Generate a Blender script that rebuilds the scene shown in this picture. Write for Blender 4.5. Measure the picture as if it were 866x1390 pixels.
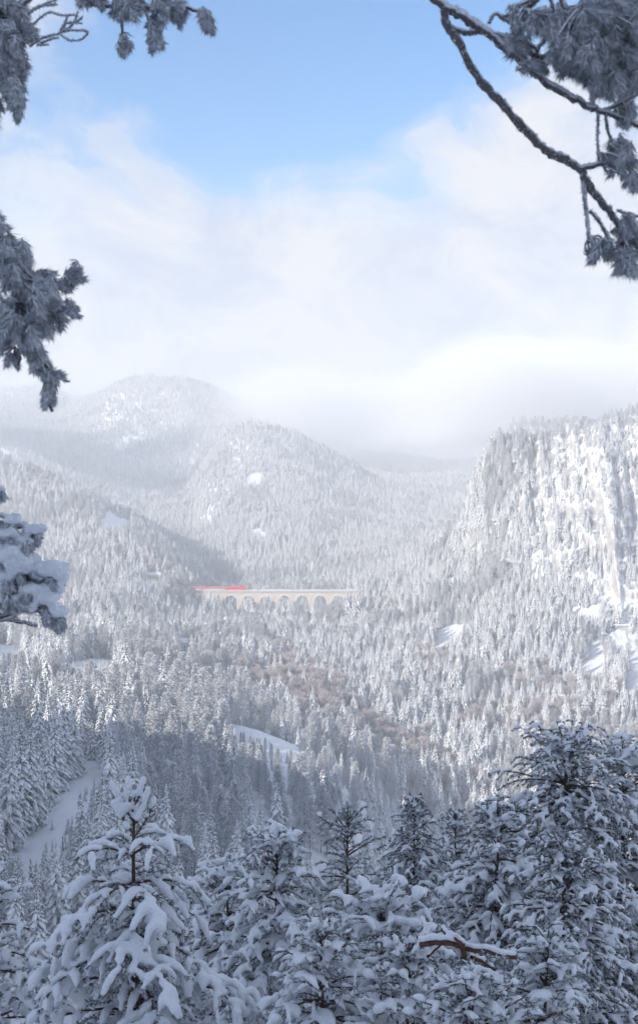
import bpy, bmesh, math, random
import numpy as np
from mathutils import Vector, Matrix, Quaternion, noise as mnoise

for o in list(bpy.data.objects):
    bpy.data.objects.remove(o)
random.seed(7)
RNG = np.random.default_rng(11)
SC = bpy.context.scene
COL = SC.collection
R = math.radians
PI = math.pi

# ------------------------------------------------------------------ camera
F_PX, CX, CY, HORIZON = 1616.0, 433.0, 695.0, 640.0      # focal length and centre in photo pixels
PITCH = math.atan((CY - HORIZON) / F_PX)                  # looking slightly down
cam_d = bpy.data.cameras.new('camera')
cam = bpy.data.objects.new('camera', cam_d)
COL.objects.link(cam)
cam_d.sensor_fit = 'HORIZONTAL'
cam_d.sensor_width = 36.0
cam_d.lens = 36.0 * F_PX / 866.0
cam_d.clip_start = 0.1
cam_d.clip_end = 30000
cam.location = (0, 0, 0)
cam.rotation_euler = (PI / 2 - PITCH, 0, 0)
cam_d.dof.use_dof = True
cam_d.dof.focus_distance = 140.0
cam_d.dof.aperture_fstop = 12.0
SC.camera = cam

# ------------------------------------------------------------------ light
SUN_AZ, SUN_EL = R(-128), R(25)      # azimuth from the view direction, clockwise; low winter sun behind left
sun_vec = Vector((math.sin(SUN_AZ) * math.cos(SUN_EL), math.cos(SUN_AZ) * math.cos(SUN_EL), math.sin(SUN_EL)))
sun_d = bpy.data.lights.new('sun', 'SUN')
sun = bpy.data.objects.new('sun', sun_d)
COL.objects.link(sun)
sun_d.energy = 4.5
sun_d.angle = R(0.5)
sun_d.color = (1.0, 0.925, 0.82)
sun.rotation_euler = sun_vec.to_track_quat('Z', 'Y').to_euler()

def new_mat(name):
    m = bpy.data.materials.new(name)
    m.use_nodes = True
    nt = m.node_tree
    return m, nt, nt.nodes, nt.links

def nd(nt, typ, **kw):
    n = nt.nodes.new(typ)
    for k, v in kw.items():
        if k.startswith('in_'):
            key = k[3:].replace('_', ' ')
            n.inputs[key].default_value = v
        else:
            setattr(n, k, v)
    return n

def ramp(nt, stops, interp='LINEAR'):
    n = nt.nodes.new('ShaderNodeValToRGB')
    cr = n.color_ramp
    cr.interpolation = interp
    while len(cr.elements) > 1:
        cr.elements.remove(cr.elements[-1])
    cr.elements[0].position, cr.elements[0].color = stops[0][0], stops[0][1]
    for p, c in stops[1:]:
        e = cr.elements.new(p)
        e.color = c
    return n

def g4(v):
    return (v, v, v, 1)

def math_n(nt, op, a, b=None, c=None, clamp=False):
    n = nt.nodes.new('ShaderNodeMath')
    n.operation = op
    n.use_clamp = clamp
    for i, v in enumerate((a, b, c)):
        if v is None:
            continue
        if isinstance(v, (int, float)):
            n.inputs[i].default_value = v
        else:
            nt.links.new(v, n.inputs[i])
    return n.outputs[0]

def mixc(nt, fac, a, b):
    n = nt.nodes.new('ShaderNodeMix')
    n.data_type = 'RGBA'
    for s, v in ((n.inputs[0], fac), (n.inputs[6], a), (n.inputs[7], b)):
        if isinstance(v, (int, float)):
            s.default_value = v
        elif isinstance(v, tuple):
            s.default_value = v if len(v) == 4 else (*v, 1)
        else:
            nt.links.new(v, s)
    return n.outputs[2]

# sky: Nishita blue with a broken winter cloud deck, thick near the horizon
W = bpy.data.worlds.new('World')
SC.world = W
W.use_nodes = True
wn = W.node_tree
wn.nodes.clear()
sky = nd(wn, 'ShaderNodeTexSky', sky_type='NISHITA', sun_disc=False)
sky.sun_elevation = SUN_EL
sky.sun_rotation = SUN_AZ
sky.altitude = 1200
sky.air_density = 1.0
sky.dust_density = 0.2
sky.ozone_density = 1.6
bg1 = nd(wn, 'ShaderNodeBackground', in_Strength=0.15)
hs = nd(wn, 'ShaderNodeHueSaturation', in_Saturation=1.35, in_Value=1.0)
wn.links.new(sky.outputs[0], hs.inputs['Color'])
wn.links.new(hs.outputs[0], bg1.inputs[0])
tc = nd(wn, 'ShaderNodeTexCoord')
sep = nd(wn, 'ShaderNodeSeparateXYZ')
wn.links.new(tc.outputs['Generated'], sep.inputs[0])
mp = nd(wn, 'ShaderNodeMapping')
mp.inputs['Scale'].default_value = (1, 1, 1.7)
mp.inputs['Location'].default_value = (3.1, 0.4, 1.2)
wn.links.new(tc.outputs['Generated'], mp.inputs[0])
n1 = nd(wn, 'ShaderNodeTexNoise', in_Scale=6.5, in_Detail=9.0, in_Roughness=0.56, in_Distortion=0.5)
wn.links.new(mp.outputs[0], n1.inputs['Vector'])
# the gap of blue sky high up in the middle (a soft disc round one direction)
def px_dir(px, row):
    v = Vector(((px - CX) / F_PX, 1.0, 0.0))
    yi = (CY - row) / F_PX
    v = Vector(((px - CX) / F_PX, math.cos(PITCH) + yi * math.sin(PITCH), yi * math.cos(PITCH) - math.sin(PITCH)))
    return v.normalized()
def blob(px, row, wpx, power=1.0):
    d = px_dir(px, row)
    dp = nd(wn, 'ShaderNodeVectorMath', operation='DISTANCE')
    wn.links.new(tc.outputs['Generated'], dp.inputs[0])
    dp.inputs[1].default_value = d
    x = math_n(wn, 'DIVIDE', dp.outputs['Value'], wpx / F_PX)
    x = math_n(wn, 'MULTIPLY', x, x)
    x = math_n(wn, 'MULTIPLY', x, -1.0)
    e = math_n(wn, 'EXPONENT', x)
    return math_n(wn, 'MULTIPLY', e, power)
cover = math_n(wn, 'MULTIPLY_ADD', sep.outputs[2], -1.9, 1.04)
cover = math_n(wn, 'MAXIMUM', cover, 0.45)
nz = math_n(wn, 'MULTIPLY_ADD', n1.outputs[0], 1.9, -0.95)
cover = math_n(wn, 'ADD', cover, nz)
for args in ((410, 95, 160, -0.85), (500, -20, 180, -0.6), (330, 10, 160, -0.2), (180, 60, 150, -0.1),
             (150, 105, 120, -0.22), (50, 50, 150, 0.12), (40, 180, 110, -0.22), (110, 290, 80, -0.12), (560, 235, 60, -0.22), (300, 210, 40, -0.15),
             (700, 330, 260, 0.30), (330, 300, 180, 0.35), (150, 430, 200, 0.2), (700, 80, 120, 0.05)):
    cover = math_n(wn, 'ADD', cover, blob(*args))
cm = ramp(wn, [(0.16, g4(0.0)), (0.36, g4(0.30)), (0.5, g4(0.72)), (0.85, g4(1.0))], 'EASE')
wn.links.new(cover, cm.inputs[0])
# light and thick parts of the cloud
n2 = nd(wn, 'ShaderNodeTexNoise', in_Scale=8.0, in_Detail=9.0, in_Roughness=0.62, in_Distortion=0.8)
mp2 = nd(wn, 'ShaderNodeMapping')
mp2.inputs['Location'].default_value = (7.7, 2.0, 5.0)
mp2.inputs['Scale'].default_value = (1, 1, 1.5)
wn.links.new(tc.outputs['Generated'], mp2.inputs[0])
wn.links.new(mp2.outputs[0], n2.inputs['Vector'])
cc = ramp(wn, [(0.36, (0.58, 0.68, 0.87, 1)), (0.48, (0.74, 0.79, 0.91, 1)), (0.58, (0.90, 0.90, 0.93, 1))])
wn.links.new(n2.outputs[0], cc.inputs[0])
bg2 = nd(wn, 'ShaderNodeBackground', in_Strength=0.65)
wn.links.new(cc.outputs[0], bg2.inputs[0])
ms = nd(wn, 'ShaderNodeMixShader')
wn.links.new(cm.outputs[0], ms.inputs[0])
wn.links.new(bg1.outputs[0], ms.inputs[1])
wn.links.new(bg2.outputs[0], ms.inputs[2])
wo = nd(wn, 'ShaderNodeOutputWorld')
wn.links.new(ms.outputs[0], wo.inputs[0])

SC.view_settings.view_transform = 'Standard'
SC.view_settings.look = 'None'
SC.view_settings.gamma = 1.0
SC.view_settings.exposure = 0.48
SC.cycles.max_bounces = 8
SC.cycles.diffuse_bounces = 3
SC.cycles.glossy_bounces = 1
SC.cycles.transmission_bounces = 2
SC.cycles.volume_bounces = 4
SC.cycles.transparent_max_bounces = 8
SC.cycles.use_denoising = True
SC.cycles.volume_step_rate = 1.0
SC.cycles.volume_max_steps = 128

# ------------------------------------------------------------------ helpers
def tag(o, label=None, cat=None, group=None, kind=None):
    if label: o['label'] = label
    if cat: o['category'] = cat
    if group: o['group'] = group
    if kind: o['kind'] = kind
    return o

def link_mesh(name, me, mats=(), parent=None):
    for m in mats:
        me.materials.append(m)
    o = bpy.data.objects.new(name, me)
    COL.objects.link(o)
    if parent: o.parent = parent
    return o

def mesh_np(name, verts, faces, smooth=False, mat_idx=None):
    """faces: int array (n,3) or (n,4)"""
    me = bpy.data.meshes.new(name)
    verts = np.asarray(verts, dtype=np.float32)
    faces = np.asarray(faces, dtype=np.int32)
    n, k = faces.shape
    me.vertices.add(len(verts))
    me.vertices.foreach_set('co', verts.ravel())
    me.loops.add(n * k)
    me.loops.foreach_set('vertex_index', faces.ravel())
    me.polygons.add(n)
    me.polygons.foreach_set('loop_start', np.arange(0, n * k, k, dtype=np.int32))
    me.polygons.foreach_set('loop_total', np.full(n, k, dtype=np.int32))
    if mat_idx is not None:
        me.polygons.foreach_set('material_index', np.asarray(mat_idx, dtype=np.int32))
    me.polygons.foreach_set('use_smooth', np.full(n, smooth, dtype=bool))
    me.update(calc_edges=True)
    return me

def empty(name, loc=(0, 0, 0), rz=0.0):
    o = bpy.data.objects.new(name, None)
    o.empty_display_size = 0.5
    COL.objects.link(o)
    o.location = loc
    o.rotation_euler = (0, 0, rz)
    return o

def pchip(x, xs, ys):
    """monotone cubic interpolation"""
    x = np.asarray(x, float); xs = np.asarray(xs, float); ys = np.asarray(ys, float)
    if len(xs) == 1:
        return np.full_like(x, ys[0])
    h = np.diff(xs); dl = np.diff(ys) / h
    m = np.zeros_like(ys)
    m[0], m[-1] = dl[0], dl[-1]
    if len(xs) > 2:
        a, b = dl[:-1], dl[1:]
        w1 = 2 * h[1:] + h[:-1]; w2 = h[1:] + 2 * h[:-1]
        with np.errstate(divide='ignore', invalid='ignore'):
            mm = (w1 + w2) / (w1 / a + w2 / b)
        m[1:-1] = np.where(a * b > 0, mm, 0)
    x = np.clip(x, xs[0], xs[-1])
    i = np.clip(np.searchsorted(xs, x) - 1, 0, len(xs) - 2)
    t = (x - xs[i]) / h[i]
    return ((1 + 2 * t) * (1 - t) ** 2 * ys[i] + t * (1 - t) ** 2 * h[i] * m[i]
            + t * t * (3 - 2 * t) * ys[i + 1] + t * t * (t - 1) * h[i] * m[i + 1])

_perm = np.random.default_rng(5).random(65536)
def vnoise(x, y, z=None):
    """value noise 0..1, vectorised"""
    if z is None: z = np.zeros_like(x)
    xi, yi, zi = np.floor(x).astype(np.int64), np.floor(y).astype(np.int64), np.floor(z).astype(np.int64)
    fx, fy, fz = x - xi, y - yi, z - zi
    fx, fy, fz = (f * f * (3 - 2 * f) for f in (fx, fy, fz))
    def h(a, b, c):
        return _perm[(a * 7919 + b * 104729 + c * 49979 + (a * b) * 31) & 65535]
    r = 0
    for dx in (0, 1):
        for dy in (0, 1):
            for dz in (0, 1):
                w = (fx if dx else 1 - fx) * (fy if dy else 1 - fy) * (fz if dz else 1 - fz)
                r = r + w * h(xi + dx, yi + dy, zi + dz)
    return r
def fbm(x, y, z=None, octaves=4, gain=0.5):
    r, a, t, f = 0, 1.0, 0, 1.0
    for o in range(octaves):
        r = r + a * vnoise(x * f + 17.3 * o, y * f + 9.1 * o, None if z is None else z * f)
        t += a; a *= gain; f *= 2.03
    return r / t
def sstep(e0, e1, x):
    t = np.clip((x - e0) / (e1 - e0), 0, 1)
    return t * t * (3 - 2 * t)
def row_slope(row):
    yi = (CY - np.asarray(row, float)) / F_PX
    return (yi * math.cos(PITCH) - math.sin(PITCH)) / (math.cos(PITCH) + yi * math.sin(PITCH))
def project(x, y, z):
    dep = y * math.cos(PITCH) - z * math.sin(PITCH)
    up = y * math.sin(PITCH) + z * math.cos(PITCH)
    return CX + F_PX * x / dep, CY - F_PX * up / dep
def at(px, row, d):
    """the point seen at a photo pixel, d metres ahead"""
    x = (px - CX) / F_PX; yi = (CY - row) / F_PX
    P = Vector((x, math.cos(PITCH) + yi * math.sin(PITCH), yi * math.cos(PITCH) - math.sin(PITCH)))
    return P * (d / P.y)

# ------------------------------------------------------------------ materials
def snow_mat(name='snow', tint=(0.86, 0.88, 0.92), bump=0.4, scale=3.0):
    m, nt, N, L = new_mat(name)
    b = N['Principled BSDF']
    b.inputs['Roughness'].default_value = 0.65
    b.inputs['Specular IOR Level'].default_value = 0.25
    tcn = nd(nt, 'ShaderNodeTexCoord')
    n = nd(nt, 'ShaderNodeTexNoise', in_Scale=scale, in_Detail=6.0, in_Roughness=0.6)
    L.new(tcn.outputs['Object'], n.inputs['Vector'])
    c = ramp(nt, [(0.3, (tint[0] * .93, tint[1] * .94, tint[2] * .96, 1)), (0.7, (*tint, 1))])
    L.new(n.outputs[0], c.inputs[0])
    L.new(c.outputs[0], b.inputs['Base Color'])
    bp = nd(nt, 'ShaderNodeBump', in_Strength=bump, in_Distance=0.05)
    L.new(n.outputs[0], bp.inputs['Height'])
    L.new(bp.outputs[0], b.inputs['Normal'])
    return m

def foliage_mat(name, dark, snow, lo, hi, scale, frost=0.0, fr_col=(0.5, 0.52, 0.56)):
    """needles that carry snow wherever they face up"""
    m, nt, N, L = new_mat(name)
    b = N['Principled BSDF']
    b.inputs['Roughness'].default_value = 0.8
    b.inputs['Specular IOR Level'].default_value = 0.15
    geo = nd(nt, 'ShaderNodeNewGeometry')
    sp = nd(nt, 'ShaderNodeSeparateXYZ')
    L.new(geo.outputs['Normal'], sp.inputs[0])
    tcn = nd(nt, 'ShaderNodeTexCoord')
    oi = nd(nt, 'ShaderNodeObjectInfo')
    va = nd(nt, 'ShaderNodeVectorMath', operation='ADD')
    L.new(tcn.outputs['Object'], va.inputs[0])
    L.new(oi.outputs['Random'], va.inputs[1])
    n = nd(nt, 'ShaderNodeTexNoise', in_Scale=scale, in_Detail=3.0, in_Roughness=0.6)
    L.new(va.outputs[0], n.inputs['Vector'])
    s = math_n(nt, 'MULTIPLY_ADD', n.outputs[0], 0.9, -0.45)
    s = math_n(nt, 'ADD', s, sp.outputs[2])
    # each tree carries a little more or less snow
    rv = math_n(nt, 'MULTIPLY_ADD', oi.outputs['Random'], 0.5, -0.30)
    s = math_n(nt, 'ADD', s, rv)
    mr = nd(nt, 'ShaderNodeMapRange', interpolation_type='SMOOTHSTEP')
    mr.inputs['From Min'].default_value = lo
    mr.inputs['From Max'].default_value = hi
    L.new(s, mr.inputs['Value'])
    dk = mixc(nt, n.outputs[0], tuple(v * 0.6 for v in dark), tuple(v * 1.5 for v in dark))
    if frost > 0:
        dk = mixc(nt, frost, dk, fr_col)
    colr = mixc(nt, mr.outputs[0], dk, snow)
    # and each is a little paler or duller than its neighbour
    r2 = math_n(nt, 'FRACT', math_n(nt, 'MULTIPLY', oi.outputs['Random'], 7.31))
    colr = mixc(nt, math_n(nt, 'MULTIPLY', r2, 0.20), colr, tuple(v * 0.5 for v in snow))
    L.new(colr, b.inputs['Base Color'])
    return m

def bark_mat(name, a, b_, scale=12.0):
    m, nt, N, L = new_mat(name)
    b = N['Principled BSDF']
    b.inputs['Roughness'].default_value = 0.9
    b.inputs['Specular IOR Level'].default_value = 0.1
    tcn = nd(nt, 'ShaderNodeTexCoord')
    mpn = nd(nt, 'ShaderNodeMapping')
    mpn.inputs['Scale'].default_value = (1, 1, 0.35)
    L.new(tcn.outputs['Object'], mpn.inputs[0])
    n = nd(nt, 'ShaderNodeTexNoise', in_Scale=scale, in_Detail=5.0, in_Roughness=0.65)
    L.new(mpn.outputs[0], n.inputs['Vector'])
    c = ramp(nt, [(0.35, (*a, 1)), (0.65, (*b_, 1))])
    L.new(n.outputs[0], c.inputs[0])
    L.new(c.outputs[0], b.inputs['Base Color'])
    bp = nd(nt, 'ShaderNodeBump', in_Strength=0.6, in_Distance=0.02)
    L.new(n.outputs[0], bp.inputs['Height'])
    L.new(bp.outputs[0], b.inputs['Normal'])
    return m

def rocky_snow_mat():
    """snow that cannot hold on the steepest rock"""
    m, nt, N, L = new_mat('snowy_ground')
    b = N['Principled BSDF']
    b.inputs['Roughness'].default_value = 0.75
    b.inputs['Specular IOR Level'].default_value = 0.2
    geo = nd(nt, 'ShaderNodeNewGeometry')
    sp = nd(nt, 'ShaderNodeSeparateXYZ')
    L.new(geo.outputs['Normal'], sp.inputs[0])
    tcn = nd(nt, 'ShaderNodeTexCoord')
    n = nd(nt, 'ShaderNodeTexNoise', in_Scale=0.05, in_Detail=9.0, in_Roughness=0.68)
    L.new(tcn.outputs['Object'], n.inputs['Vector'])
    n3 = nd(nt, 'ShaderNodeTexNoise', in_Scale=0.35, in_Detail=6.0, in_Roughness=0.7)
    L.new(tcn.outputs['Object'], n3.inputs['Vector'])
    s = math_n(nt, 'MULTIPLY_ADD', n3.outputs[0], 1.3, -0.65)
    s = math_n(nt, 'ADD', s, sp.outputs[2])
    mr = nd(nt, 'ShaderNodeMapRange', interpolation_type='SMOOTHSTEP')
    mr.inputs['From Min'].default_value = 0.04
    mr.inputs['From Max'].default_value = 0.44
    L.new(s, mr.inputs['Value'])
    rock = ramp(nt, [(0.35, (0.34, 0.33, 0.34, 1)), (0.5, (0.52, 0.50, 0.49, 1)), (0.68, (0.64, 0.60, 0.56, 1))])
    L.new(n.outputs[0], rock.inputs[0])
    sn = ramp(nt, [(0.3, (0.78, 0.80, 0.84, 1)), (0.7, (0.86, 0.87, 0.90, 1))])
    L.new(n3.outputs[0], sn.inputs[0])
    L.new(mixc(nt, mr.outputs[0], rock.outputs[0], sn.outputs[0]), b.inputs['Base Color'])
    bp = nd(nt, 'ShaderNodeBump', in_Strength=0.6, in_Distance=1.2)
    L.new(n3.outputs[0], bp.inputs['Height'])
    L.new(bp.outputs[0], b.inputs['Normal'])
    return m

M_GROUND = rocky_snow_mat()
M_SNOW = snow_mat('fresh_snow', (0.90, 0.92, 0.95), 0.8, 26.0)
M_SPRUCE = foliage_mat('snowy_spruce_needles', (0.045, 0.060, 0.060), (0.90, 0.91, 0.93), -0.36, 0.22, 0.8, 0.25)
M_LARCH = foliage_mat('frosted_larch_twigs', (0.58, 0.59, 0.62), (0.90, 0.91, 0.93), -0.25, 0.6, 0.5)
M_BROAD = foliage_mat('frosted_bare_twigs', (0.54, 0.48, 0.48), (0.78, 0.75, 0.76), 0.0, 1.0, 0.4)
M_TRUNK = bark_mat('dark_bark', (0.05, 0.04, 0.035), (0.13, 0.10, 0.085))
M_BARK_PINE = bark_mat('red_brown_pine_bark', (0.045, 0.032, 0.028), (0.14, 0.085, 0.06), 14)
# ------------------------------------------------------------------ terrain
# one continuous sheet laid out as a polar grid round the viewpoint; each entry is a line of the relief
# (crest, gully, foot of slope) given as (bearing, distance, sight line) and turned into metres
LINES = [
 [(-600, 3, None, -1.8), (1500, 3, None, -1.8)],
 [(-600, 9, None, -5.5), (1500, 9, None, -6.0)],
 [(-600, 60, None, -36), (433, 60, None, -38), (1500, 60, None, -34)],
 [(-600, 200, None, -92), (433, 200, None, -104), (1500, 200, None, -96)],
 [(-600, 260, 1290), (0, 260, 1310), (433, 265, 1370), (866, 300, 1400), (1500, 300, 1300)],
 [(-600, 400, 1080), (0, 380, 1135), (120, 365, 1140), (250, 370, 1180), (433, 380, 1215), (560, 400, 1270), (866, 410, 1320), (1500, 400, 1250)],
 [(-600, 640, 920), (-250, 640, 930), (0, 640, 955), (130, 620, 962), (250, 600, 975), (330, 580, 986), (400, 560, 1014), (450, 550, 1052), (520, 540, 1110), (600, 540, 1170), (700, 540, 1230), (866, 540, 1245), (1500, 540, 1180)],
 [(-600, 760, 900), (0, 740, 925), (130, 730, 928), (250, 690, 990), (330, 665, 1018), (400, 650, 1040), (450, 640, 1065), (520, 630, 1095), (600, 620, 1150), (866, 620, 1195), (1500, 620, 1140)],
 [(-600, 880, 860), (0, 860, 892), (130, 860, 896), (250, 830, 928), (400, 800, 965), (520, 800, 1010), (600, 800, 1040), (700, 780, 1070), (866, 760, 1080), (1500, 760, 1050)],
 [(-600, 1000, 830), (0, 1000, 865), (130, 1000, 866), (250, 1000, 888), (400, 1000, 905), (520, 1000, 925), (600, 980, 938), (700, 930, 965), (866, 880, 985), (1500, 880, 960)],
 [(-600, 1150, 800), (0, 1150, 835), (130, 1150, 832), (250, 1200, 864), (400, 1220, 872), (520, 1220, 870), (600, 1150, 872), (700, 1040, 897), (800, 990, 925), (866, 960, 932), (1500, 960, 900)],
 [(-600, 1280, 770), (0, 1280, 800), (130, 1280, 800), (200, 1300, 808), (260, 1350, 842), (300, 1370, 852), (400, 1380, 853), (470, 1380, 848), (520, 1370, 834), (600, 1290, 812), (700, 1130, 843), (800, 1060, 875), (866, 1040, 884), (1500, 1040, 860)],
 [(-600, 1420, 730), (0, 1420, 765), (130, 1420, 766), (200, 1440, 782), (255, 1430, 806), (275, 1430, 820), (300, 1440, 845), (400, 1450, 846), (465, 1440, 838), (490, 1425, 814), (520, 1450, 806), (600, 1380, 767), (700, 1210, 790), (800, 1110, 832), (866, 1090, 842), (1500, 1090, 800)],
 [(-600, 1650, 670), (0, 1650, 706), (130, 1650, 712), (200, 1650, 745), (260, 1600, 787), (300, 1600, 814), (400, 1600, 808), (470, 1580, 802), (520, 1550, 787), (560, 1500, 768), (600, 1440, 742), (640, 1330, 716), (700, 1265, 703), (800, 1165, 728), (866, 1140, 738), (1500, 1140, 700)],
 [(-600, 1900, 580), (-250, 1900, 582), (0, 1900, 592), (60, 1880, 624), (130, 1850, 663), (200, 1800, 707), (260, 1750, 752), (300, 1750, 787), (400, 1720, 791), (470, 1680, 786), (520, 1620, 772), (560, 1560, 755), (600, 1480, 722), (625, 1420, 690), (645, 1400, 655), (660, 1400, 622), (685, 1400, 592), (700, 1395, 577), (740, 1390, 576), (800, 1300, 570), (866, 1290, 562), (1100, 1280, 560), (1500, 1270, 565)],
 [(-600, 2060, 610), (0, 2060, 628), (130, 2000, 685), (200, 1950, 722), (260, 1900, 755), (300, 1950, 757), (400, 1950, 752), (470, 1950, 750), (520, 1850, 760), (560, 1750, 764), (600, 1650, 764), (700, 1600, 764), (866, 1600, 745), (1500, 1600, 745)],
 [(-600, 2300, 620), (0, 2300, 640), (130, 2300, 690), (200, 2250, 716), (260, 2200, 737), (300, 2200, 717), (400, 2200, 706), (520, 2250, 714), (600, 2300, 716), (866, 2300, 720), (1500, 2300, 720)],
 [(-600, 2550, 610), (0, 2550, 625), (130, 2550, 662), (200, 2500, 690), (255, 2500, 690), (290, 2500, 652), (350, 2500, 640), (400, 2500, 646), (520, 2550, 682), (600, 2550, 690), (866, 2600, 690), (1500, 2600, 690)],
 [(-600, 2800, 600), (0, 2800, 600), (130, 2800, 640), (200, 2800, 662), (245, 2800, 658), (270, 2800, 628), (290, 2800, 600), (315, 2800, 579), (350, 2800, 568), (400, 2800, 580), (430, 2800, 597), (470, 2800, 617), (510, 2800, 640), (560, 2850, 650), (640, 2850, 660), (866, 2850, 660), (1500, 2850, 660)],
 [(-600, 3050, 600), (0, 3050, 605), (130, 3050, 637), (250, 3050, 657), (288, 3020, 615), (350, 3000, 592), (400, 3000, 605), (470, 3000, 637), (560, 3050, 655), (866, 3050, 665), (1500, 3050, 660)],
 [(-600, 3400, 570), (0, 3400, 578), (130, 3400, 596), (200, 3400, 584), (300, 3400, 584), (400, 3400, 600), (470, 3400, 628), (560, 3400, 642), (866, 3400, 645), (1500, 3400, 640)],
 [(-600, 3900, 540), (0, 3900, 550), (60, 3900, 562), (90, 3900, 560), (130, 3900, 535), (160, 3900, 517), (200, 3900, 506), (240, 3900, 508), (280, 3900, 518), (330, 3900, 541), (400, 3900, 568), (450, 3900, 590), (500, 3900, 610), (550, 3900, 614), (600, 3900, 622), (650, 3900, 628), (866, 3900, 632), (1500, 3900, 620)],
 [(-600, 5000, 535), (0, 5000, 536), (60, 5000, 531), (100, 5000, 545), (200, 5000, 560), (500, 5000, 630), (866, 5000, 640), (1500, 5000, 630)],
 [(-600, 9000, None, -60), (1500, 9000, None, -60)],
]
SUBDIV = [3, 8, 10, 6, 10, 20, 8, 12, 14, 16, 16, 20, 40, 70, 10, 10, 12, 16, 8, 12, 20, 8, 6]
RIDGE = {14: 1, 18: 1, 21: 1}

px_cols = np.concatenate([
    -np.geomspace(60, 2200, 30)[::-1] - 0, np.arange(-58, 925, 2.0), 866 + np.geomspace(60, 2200, 30)])
ang = np.arctan((px_cols - CX) / F_PX)
side = np.linspace(ang[-1], 2 * PI + ang[0], 60)[1:-1]
ang_all = np.concatenate([ang, side])
pxc = np.concatenate([px_cols, np.full(len(side), 0.0)])
NA = len(ang_all)
# bearing used for the lines: round the back it swings gently from one edge to the other
key_px = np.where(np.arange(NA) < len(ang), np.clip(pxc, -600, 1500), 0)
bk = np.arange(len(side)) / (len(side) - 1)
key_px[len(ang):] = 1500 + (-600 - 1500) * bk
K = len(LINES)
KD, KZ = np.zeros((NA, K)), np.zeros((NA, K))
for k, ln in enumerate(LINES):
    xs = [p[0] for p in ln]
    d = [p[1] for p in ln]
    z = []
    for p in ln:
        if len(p) == 4: z.append(p[3])
        else:
            r = p[2] + (20.0 * F_PX / p[1] if k in RIDGE and 0 <= p[0] <= 640 else 0)
            z.append(row_slope(r) * p[1])
    KD[:, k] = pchip(key_px, xs, d)
    KZ[:, k] = pchip(key_px, xs, z)
ts = np.concatenate([np.arange(n) / n + i for i, n in enumerate(SUBDIV)] + [[K - 1.0]])
NJ = len(ts)
GR, GZ = np.zeros((NA, NJ)), np.zeros((NA, NJ))
for i in range(NA):
    GR[i] = pchip(ts, np.arange(K), KD[i])
    GZ[i] = pchip(ts, np.arange(K), KZ[i])
secant = 1 / np.cos(np.minimum(np.abs((ang_all + PI) % (2 * PI) - PI), R(33)))
GR = GR * secant[:, None]
A2 = ang_all[:, None] + 0 * GR
px2 = np.broadcast_to(np.where(np.arange(NA) < len(ang), pxc, 5000)[:, None], GR.shape)
X, Y = GR * np.sin(A2), GR * np.cos(A2)
# relief noise, growing with distance; ribs and gullies on the cliff
T2 = np.broadcast_to(ts[None, :], GR.shape)
cl = sstep(650, 745, px2) * sstep(12.0, 13.0, T2) * (1 - sstep(14.3, 15.0, T2))
low = sstep(780, 850, px2) * sstep(10.6, 11.4, T2) * (1 - sstep(12.2, 13.0, T2)) * 0.7
cl = np.maximum(cl, low)
amp = np.clip(GR / 200.0, 0, 1) * 5.0 + np.clip((GR - 2300) / 800, 0, 1) * 10
GZ += (fbm(X / 130 + 5, Y / 130, octaves=5) - 0.5) * 2 * amp * (1 - 0.5 * cl)
GZ += (fbm(X / 22 + 5, Y / 22, octaves=3) - 0.5) * 2.2 * np.clip(GR / 60.0, 0, 1)
gully = np.abs(fbm(A2 * 60 + GZ / 130, GZ / 260 + 3, octaves=4) - 0.5) * 2
ribs = (fbm(A2 * 150 + GZ / 90, GZ / 60, octaves=4) - 0.5) * 2
ledg = (fbm(A2 * 45, GZ / 11, octaves=4) - 0.5) * 2
iso = (fbm(X / 24, Y / 24, GZ / 20, octaves=5, gain=.62) - 0.5) * 2
fine = (fbm(X / 7 + 9, Y / 7, GZ / 5, octaves=3, gain=.6) - 0.5) * 2
dR = cl * (-44 * (gully - 0.35) + 16 * ribs + 10 * ledg + 15 * iso + 8 * fine)
GZ += cl * 12 * (fbm(A2 * 190, T2 * 2.0 + 9, octaves=4) - 0.5)
GR = GR + dR
GR = np.maximum.accumulate(GR, axis=1) + np.arange(NJ)[None, :] * 1e-3
# the hill at the viewer's back and the shoulder on the left that throws its shade over the near slope
aw = (A2 + PI) % (2 * PI) - PI
X, Y = GR * np.sin(A2), GR * np.cos(A2)
back = sstep(R(62), R(110), np.abs(aw))
zb = -1.8 + 235 * (1 - np.exp(-np.clip(GR - 4, 0, 1e5) / 300.0)) * (1 - 0.75 * sstep(900, 3000, GR))
GZ = GZ * (1 - back) + zb * back
HILL_X, HILL_Y, HILL_H = -500.0, 95.0, 114.0
mound = HILL_H - 0.40 * np.sqrt(((X - HILL_X) * 0.7) ** 2 + ((Y - HILL_Y) * 1.0) ** 2)
mound += (fbm(X / 90, Y / 90, octaves=3) - 0.5) * 30
outside = sstep(R(19), R(30), -aw) * (aw < 0)
GZ = GZ + np.maximum(mound - GZ, 0) * outside
X, Y = GR * np.sin(A2), GR * np.cos(A2)

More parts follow.
